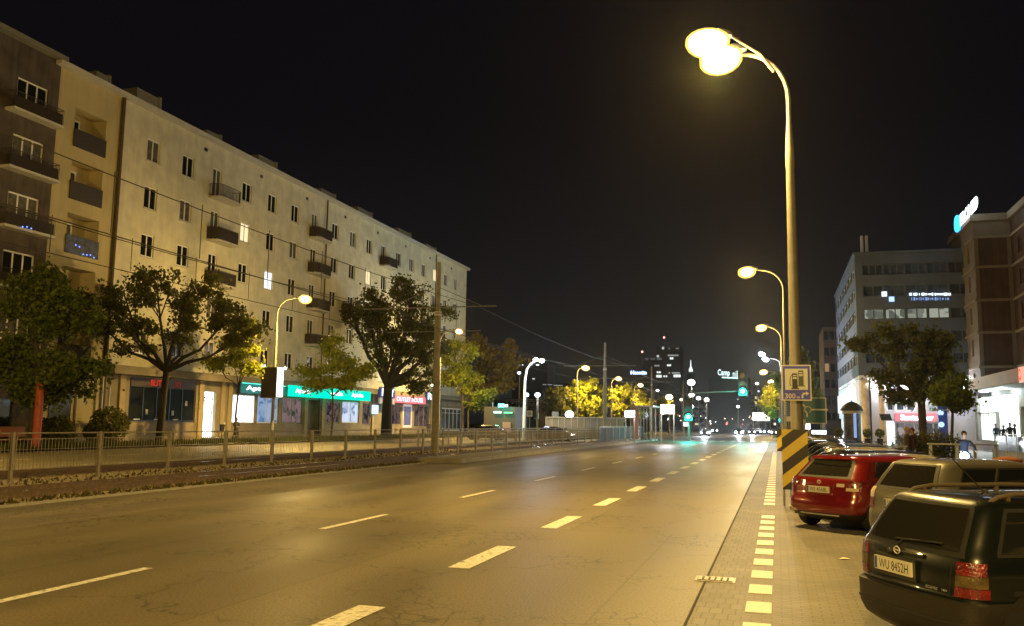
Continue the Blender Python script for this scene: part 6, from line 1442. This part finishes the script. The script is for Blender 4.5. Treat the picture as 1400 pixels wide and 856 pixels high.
est = [(.2,.20,4.3,.70,.25),(.28,.06,4.42,.80,.3),(.42,.0,4.46,.85,.3),(.60,.02,4.46,.875,.3),(.66,.06,4.44,.875,.3),(.86,.10,4.3,.87,.28),(.98,.13,4.0,.85,.26),(1.02,.16,3.6,.83,.26),(1.06,.20,3.4,.81,.26),(1.20,.34,3.1,.75,.24),(1.35,.50,2.8,.68,.22),(1.41,.50,2.65,.64,.2),(1.445,.52,2.5,.58,.18),(1.465,.62,2.35,.45,.15),(1.475,.9,2.1,.2,.1)]
q = G(1088.5, 690, .45); f3 = Vector((math.cos(R(49)), math.sin(R(49)), 0)); l3 = Vector((-math.sin(R(49)), math.cos(R(49)), 0)); c3 = Vector((q.x, q.y, 0)) - l3*.82 + Vector((-.24,0,0))
car('red_estate_car', 'glossy red estate car parked just past the striped board', (c3.x, c3.y, .012), R(49), est, P_red, M_bump, rear_glass=(1.08, 1.36), side_glass=[(.25,1.1,1.08,1.32),(1.2,2.0,1.06,1.34),(2.1,2.8,1.06,1.34)],
    lights=[('tail_light', -2.1, -1.0, .86, 1.0, .014, M_lr), ('tail_light', -1.55, -1.02, .80, .86, .014, M_lc), ('tail_light', -.93, -.66, .87, .935, .010, M_lc), ('tail_light', 1.0, 2.1, .84, 1.0, .014, M_lr), ('tail_light', .62, .98, .86, .96, .010, M_lr), ('bumper_trim', -.9, .9, .30, .325, .014, mat('silver trim', (.6,.58,.5), .3, .6)), ('spoiler', -1., 1., 1.39, 1.43, .09, P_red)],
    plate=(.80, 0.0, 'WI 4568L'), details='antenna badge oval', low_z=.36, seats=True, belt=1.0, roof_z=1.44)
b3 = [(.2,.2,3.9,.7,.25),(.3,.04,4.0,.8,.3),(.5,.0,4.04,.85,.3),(.9,.08,3.9,.85,.3),(1.0,.14,3.4,.83,.28),(1.06,.2,3.2,.80,.28),(1.25,.45,2.9,.73,.26),(1.40,.75,2.5,.65,.24),(1.46,.95,2.3,.52,.2),(1.48,1.2,2.0,.25,.12)]
spec = [('hatchback', 'pale gold hatchback behind the red estate, roof shining', 20.6, P_beige, b3, 1.0), ('dark_hatchback', 'black hatchback between the two golden cars', 23.8, P_black, est, 1.05), ('hatchback', 'golden saloon with bright reflections left of the striped board edge', 27.0, P_beige, b3, .95),
        ('dark_hatchback', 'dark car behind the second golden one', 30.2, P_black, b3, 1.0), ('dark_saloon', 'dark saloon whose roof carries the white taxi light', 43.5, P_black, est, 1.2)]
for nm, lab, y, pt_, rg_, xx in spec:
    c_ = car(nm, lab, (xx, y-.2, .012), HD, rg_, pt_, None, rear_glass=(1.08, 1.38), side_glass=[(.3,1.2,1.08,1.33),(1.3,2.1,1.07,1.34)], lights=[('tail_light', -2.0, -1.0, .84, .98, .012, M_lr), ('tail_light', 1.0, 2.0, .84, .98, .012, M_lr)], plate=(.70, 0, 'WX 2917C'), belt=1.0)
for k, (y, lab, pt_) in enumerate(((33.6,'grey car in the middle of the parked row',P_silver),(36.9,'dark car past the middle of the parked row',P_black),(40.2,'dark hatchback just before the taxi-lit saloon',P_black),(48.5,'silver car beyond the taxi-lit saloon',P_silver),(52,'dark car of the parked row beyond the silver one',P_black),(55.5,'small dark car far down the parked row',P_black),(59,'pale car far down the parked row',P_beige),(62.5,'dark car near the end of the parked row',P_black),(66,'last silver car of the parked row',P_silver))):
    car('parked_car', lab, (1.1, y, .012), HD, b3 if k % 2 else est, pt_, None, rear_glass=(1.08,1.38), lights=[('tail_light', 1.0, 2.0, .84, .98, .012, M_lr)], belt=1.0)
p0 = atY(1109, 588.5, 42.5); p1 = atY(1131, 593.5, 42.5)
t = thing('taxi_light', 'glowing white taxi light on the roof of the dark saloon', 'taxi light', ((p0.x+p1.x)/2, 42.5, p1.z)); b = MB(); b.box(p0.x+.04, p1.x-.04, 42.5, 42.75, p1.z, p0.z); b.build('lamp_box', emis('taxi light white', (.9,.97,1), 6), t); b = MB(); b.box(p0.x+.1, p1.x-.1, 42.52, 42.73, p1.z-.06, p1.z-.002); b.build('base', M_black, t)
lit_panel('small white lit panel left of the green board foot', 1099, 577, 1109, 588, 55, 1.6)
# side-on cars on the left side street
def side_car(label, px0, px1, pyb, Y, rings, paint, flip, hl=False, name='saloon_car'):
    a = atY(px0, pyb, Y); c = atY(px1, pyb, Y); L = rings[3][2]; s = abs(c.x-a.x)/L
    t = car(name, label, ((c.x if flip else a.x), Y, .01), math.pi if flip else 0, rings, paint, None, rear_glass=(1.08,1.36), side_glass=[(.5,1.3,1.07,1.32),(1.4,2.3,1.07,1.33)], lights=[('tail_light', 1.0, 2.0, .8, .95, .012, M_lr)], group='cars on the side street', belt=1.0, scale=s)
    if hl:
        for y in (-.55, .55): bb = MB(); bb.ball((L-.05, y, .66), .13, 10); bb.build('headlight', emis('headlight', (1,.95,.85), 18), t, world=False)
        l = lamp('headlight_beam', (L+.1, 0, .66), 900, (1,.96,.88), .15, parent=t, kind='SPOT', rot=(R(80),0,-math.pi/2), size=70)
    return t
side_car('pale beige saloon crossing on the left behind the fence', 641, 692, 590, 98, [(r[0],r[1],r[2],r[3],r[4]) for r in b3], P_beige, True)
side_car('dark car with lit headlights waiting on the left side street', 733, 783, 590, 100, b3, P_black, False, True)
# traffic far beyond the junction
def far_car(label, px, py, Y, col, s=9, w_=1.0, nm='approaching_car'):
    if Y in (195, 215, 170) and px < 1040: l_ = lamp('headlight_beam', (atY(px,py,Y).x, Y-.6, .9), 9000, (.85,.92,1), .2, kind='SPOT', rot=(R(86),0,R(180)), size=60)
    p = atY(px, py, Y); t = car(nm, label, (p.x, Y+4.2, .0), -math.pi/2, b3, P_black, None, rear_glass=(1.08,1.36), group='far traffic beyond the crossroads', belt=1.0)
    for y in (-.6, .6): bb = MB(); bb.ball((4.05, y*w_, .68), .12+.012*s+.06*math.sin(px*3), 8); bb.build('headlight', emis('headlight %d' % s, col, s), t, world=False)
    return t
for a in (('car with blue-white headlights, left one of the far pair', 1010, 584, 195, (.75,.85,1)), ('car with warm headlights left of the white billboard', 1028, 582, 215, (1,.85,.6)), ('car with warm headlights under the white billboard', 1036, 582, 228, (1,.85,.6)),
          ('car with white headlights right of the billboard', 1048, 582, 240, (1,.95,.85)), ('car with pale headlights at the right end of the queue', 1058, 583, 215, (.9,.95,1)), ('car with faint headlights far down the middle', 977, 581, 250, (1,.9,.7)), ('car with tiny warm headlights near the green post', 963, 588, 170, (1,.85,.5))):
    far_car(*a)
# scattered far lights of the avenue
E_sc = [emis('far light white', (.9,.95,1), 5), emis('far light warm', (1,.8,.5), 5), emis('far light green', (.4,1,.8), 4), emis('far light red', (1,.15,.08), 3)]
rg = random.Random(11); 
for k in range(26):
    px = rg.uniform(950, 1060) if k > 7 else rg.uniform(895, 935); py = rg.uniform(566, 580); Y = rg.uniform(260, 330); p = atY(px, py, Y)
    b = MB(); b.ball(p, rg.uniform(.10,.26), 6); tag(b.build('far_light', E_sc[rg.choice([0,0,1,1,1,2,3])]), 'tiny glowing point among the far lights under the gantry', 'light', 'far lights of the avenue')

# ------------------------------------------------------------------ haze added for the glow around the lamps
hz = MB(); hz.box(-905, 905, -125, 1405, -1.1, 125)
m = bpy.data.materials.new('lamp glow haze'); m.use_nodes = True; n = m.node_tree; n.nodes.clear()
o = n.nodes.new('ShaderNodeOutputMaterial'); v = n.nodes.new('ShaderNodeVolumePrincipled'); v.inputs['Density'].default_value = .00011; v.inputs['Color'].default_value = (.95,.95,.95,1); v.inputs['Anisotropy'].default_value = .85
n.links.new(v.outputs[0], o.inputs['Volume'])
hz.build('haze', m)['kind'] = 'stuff'
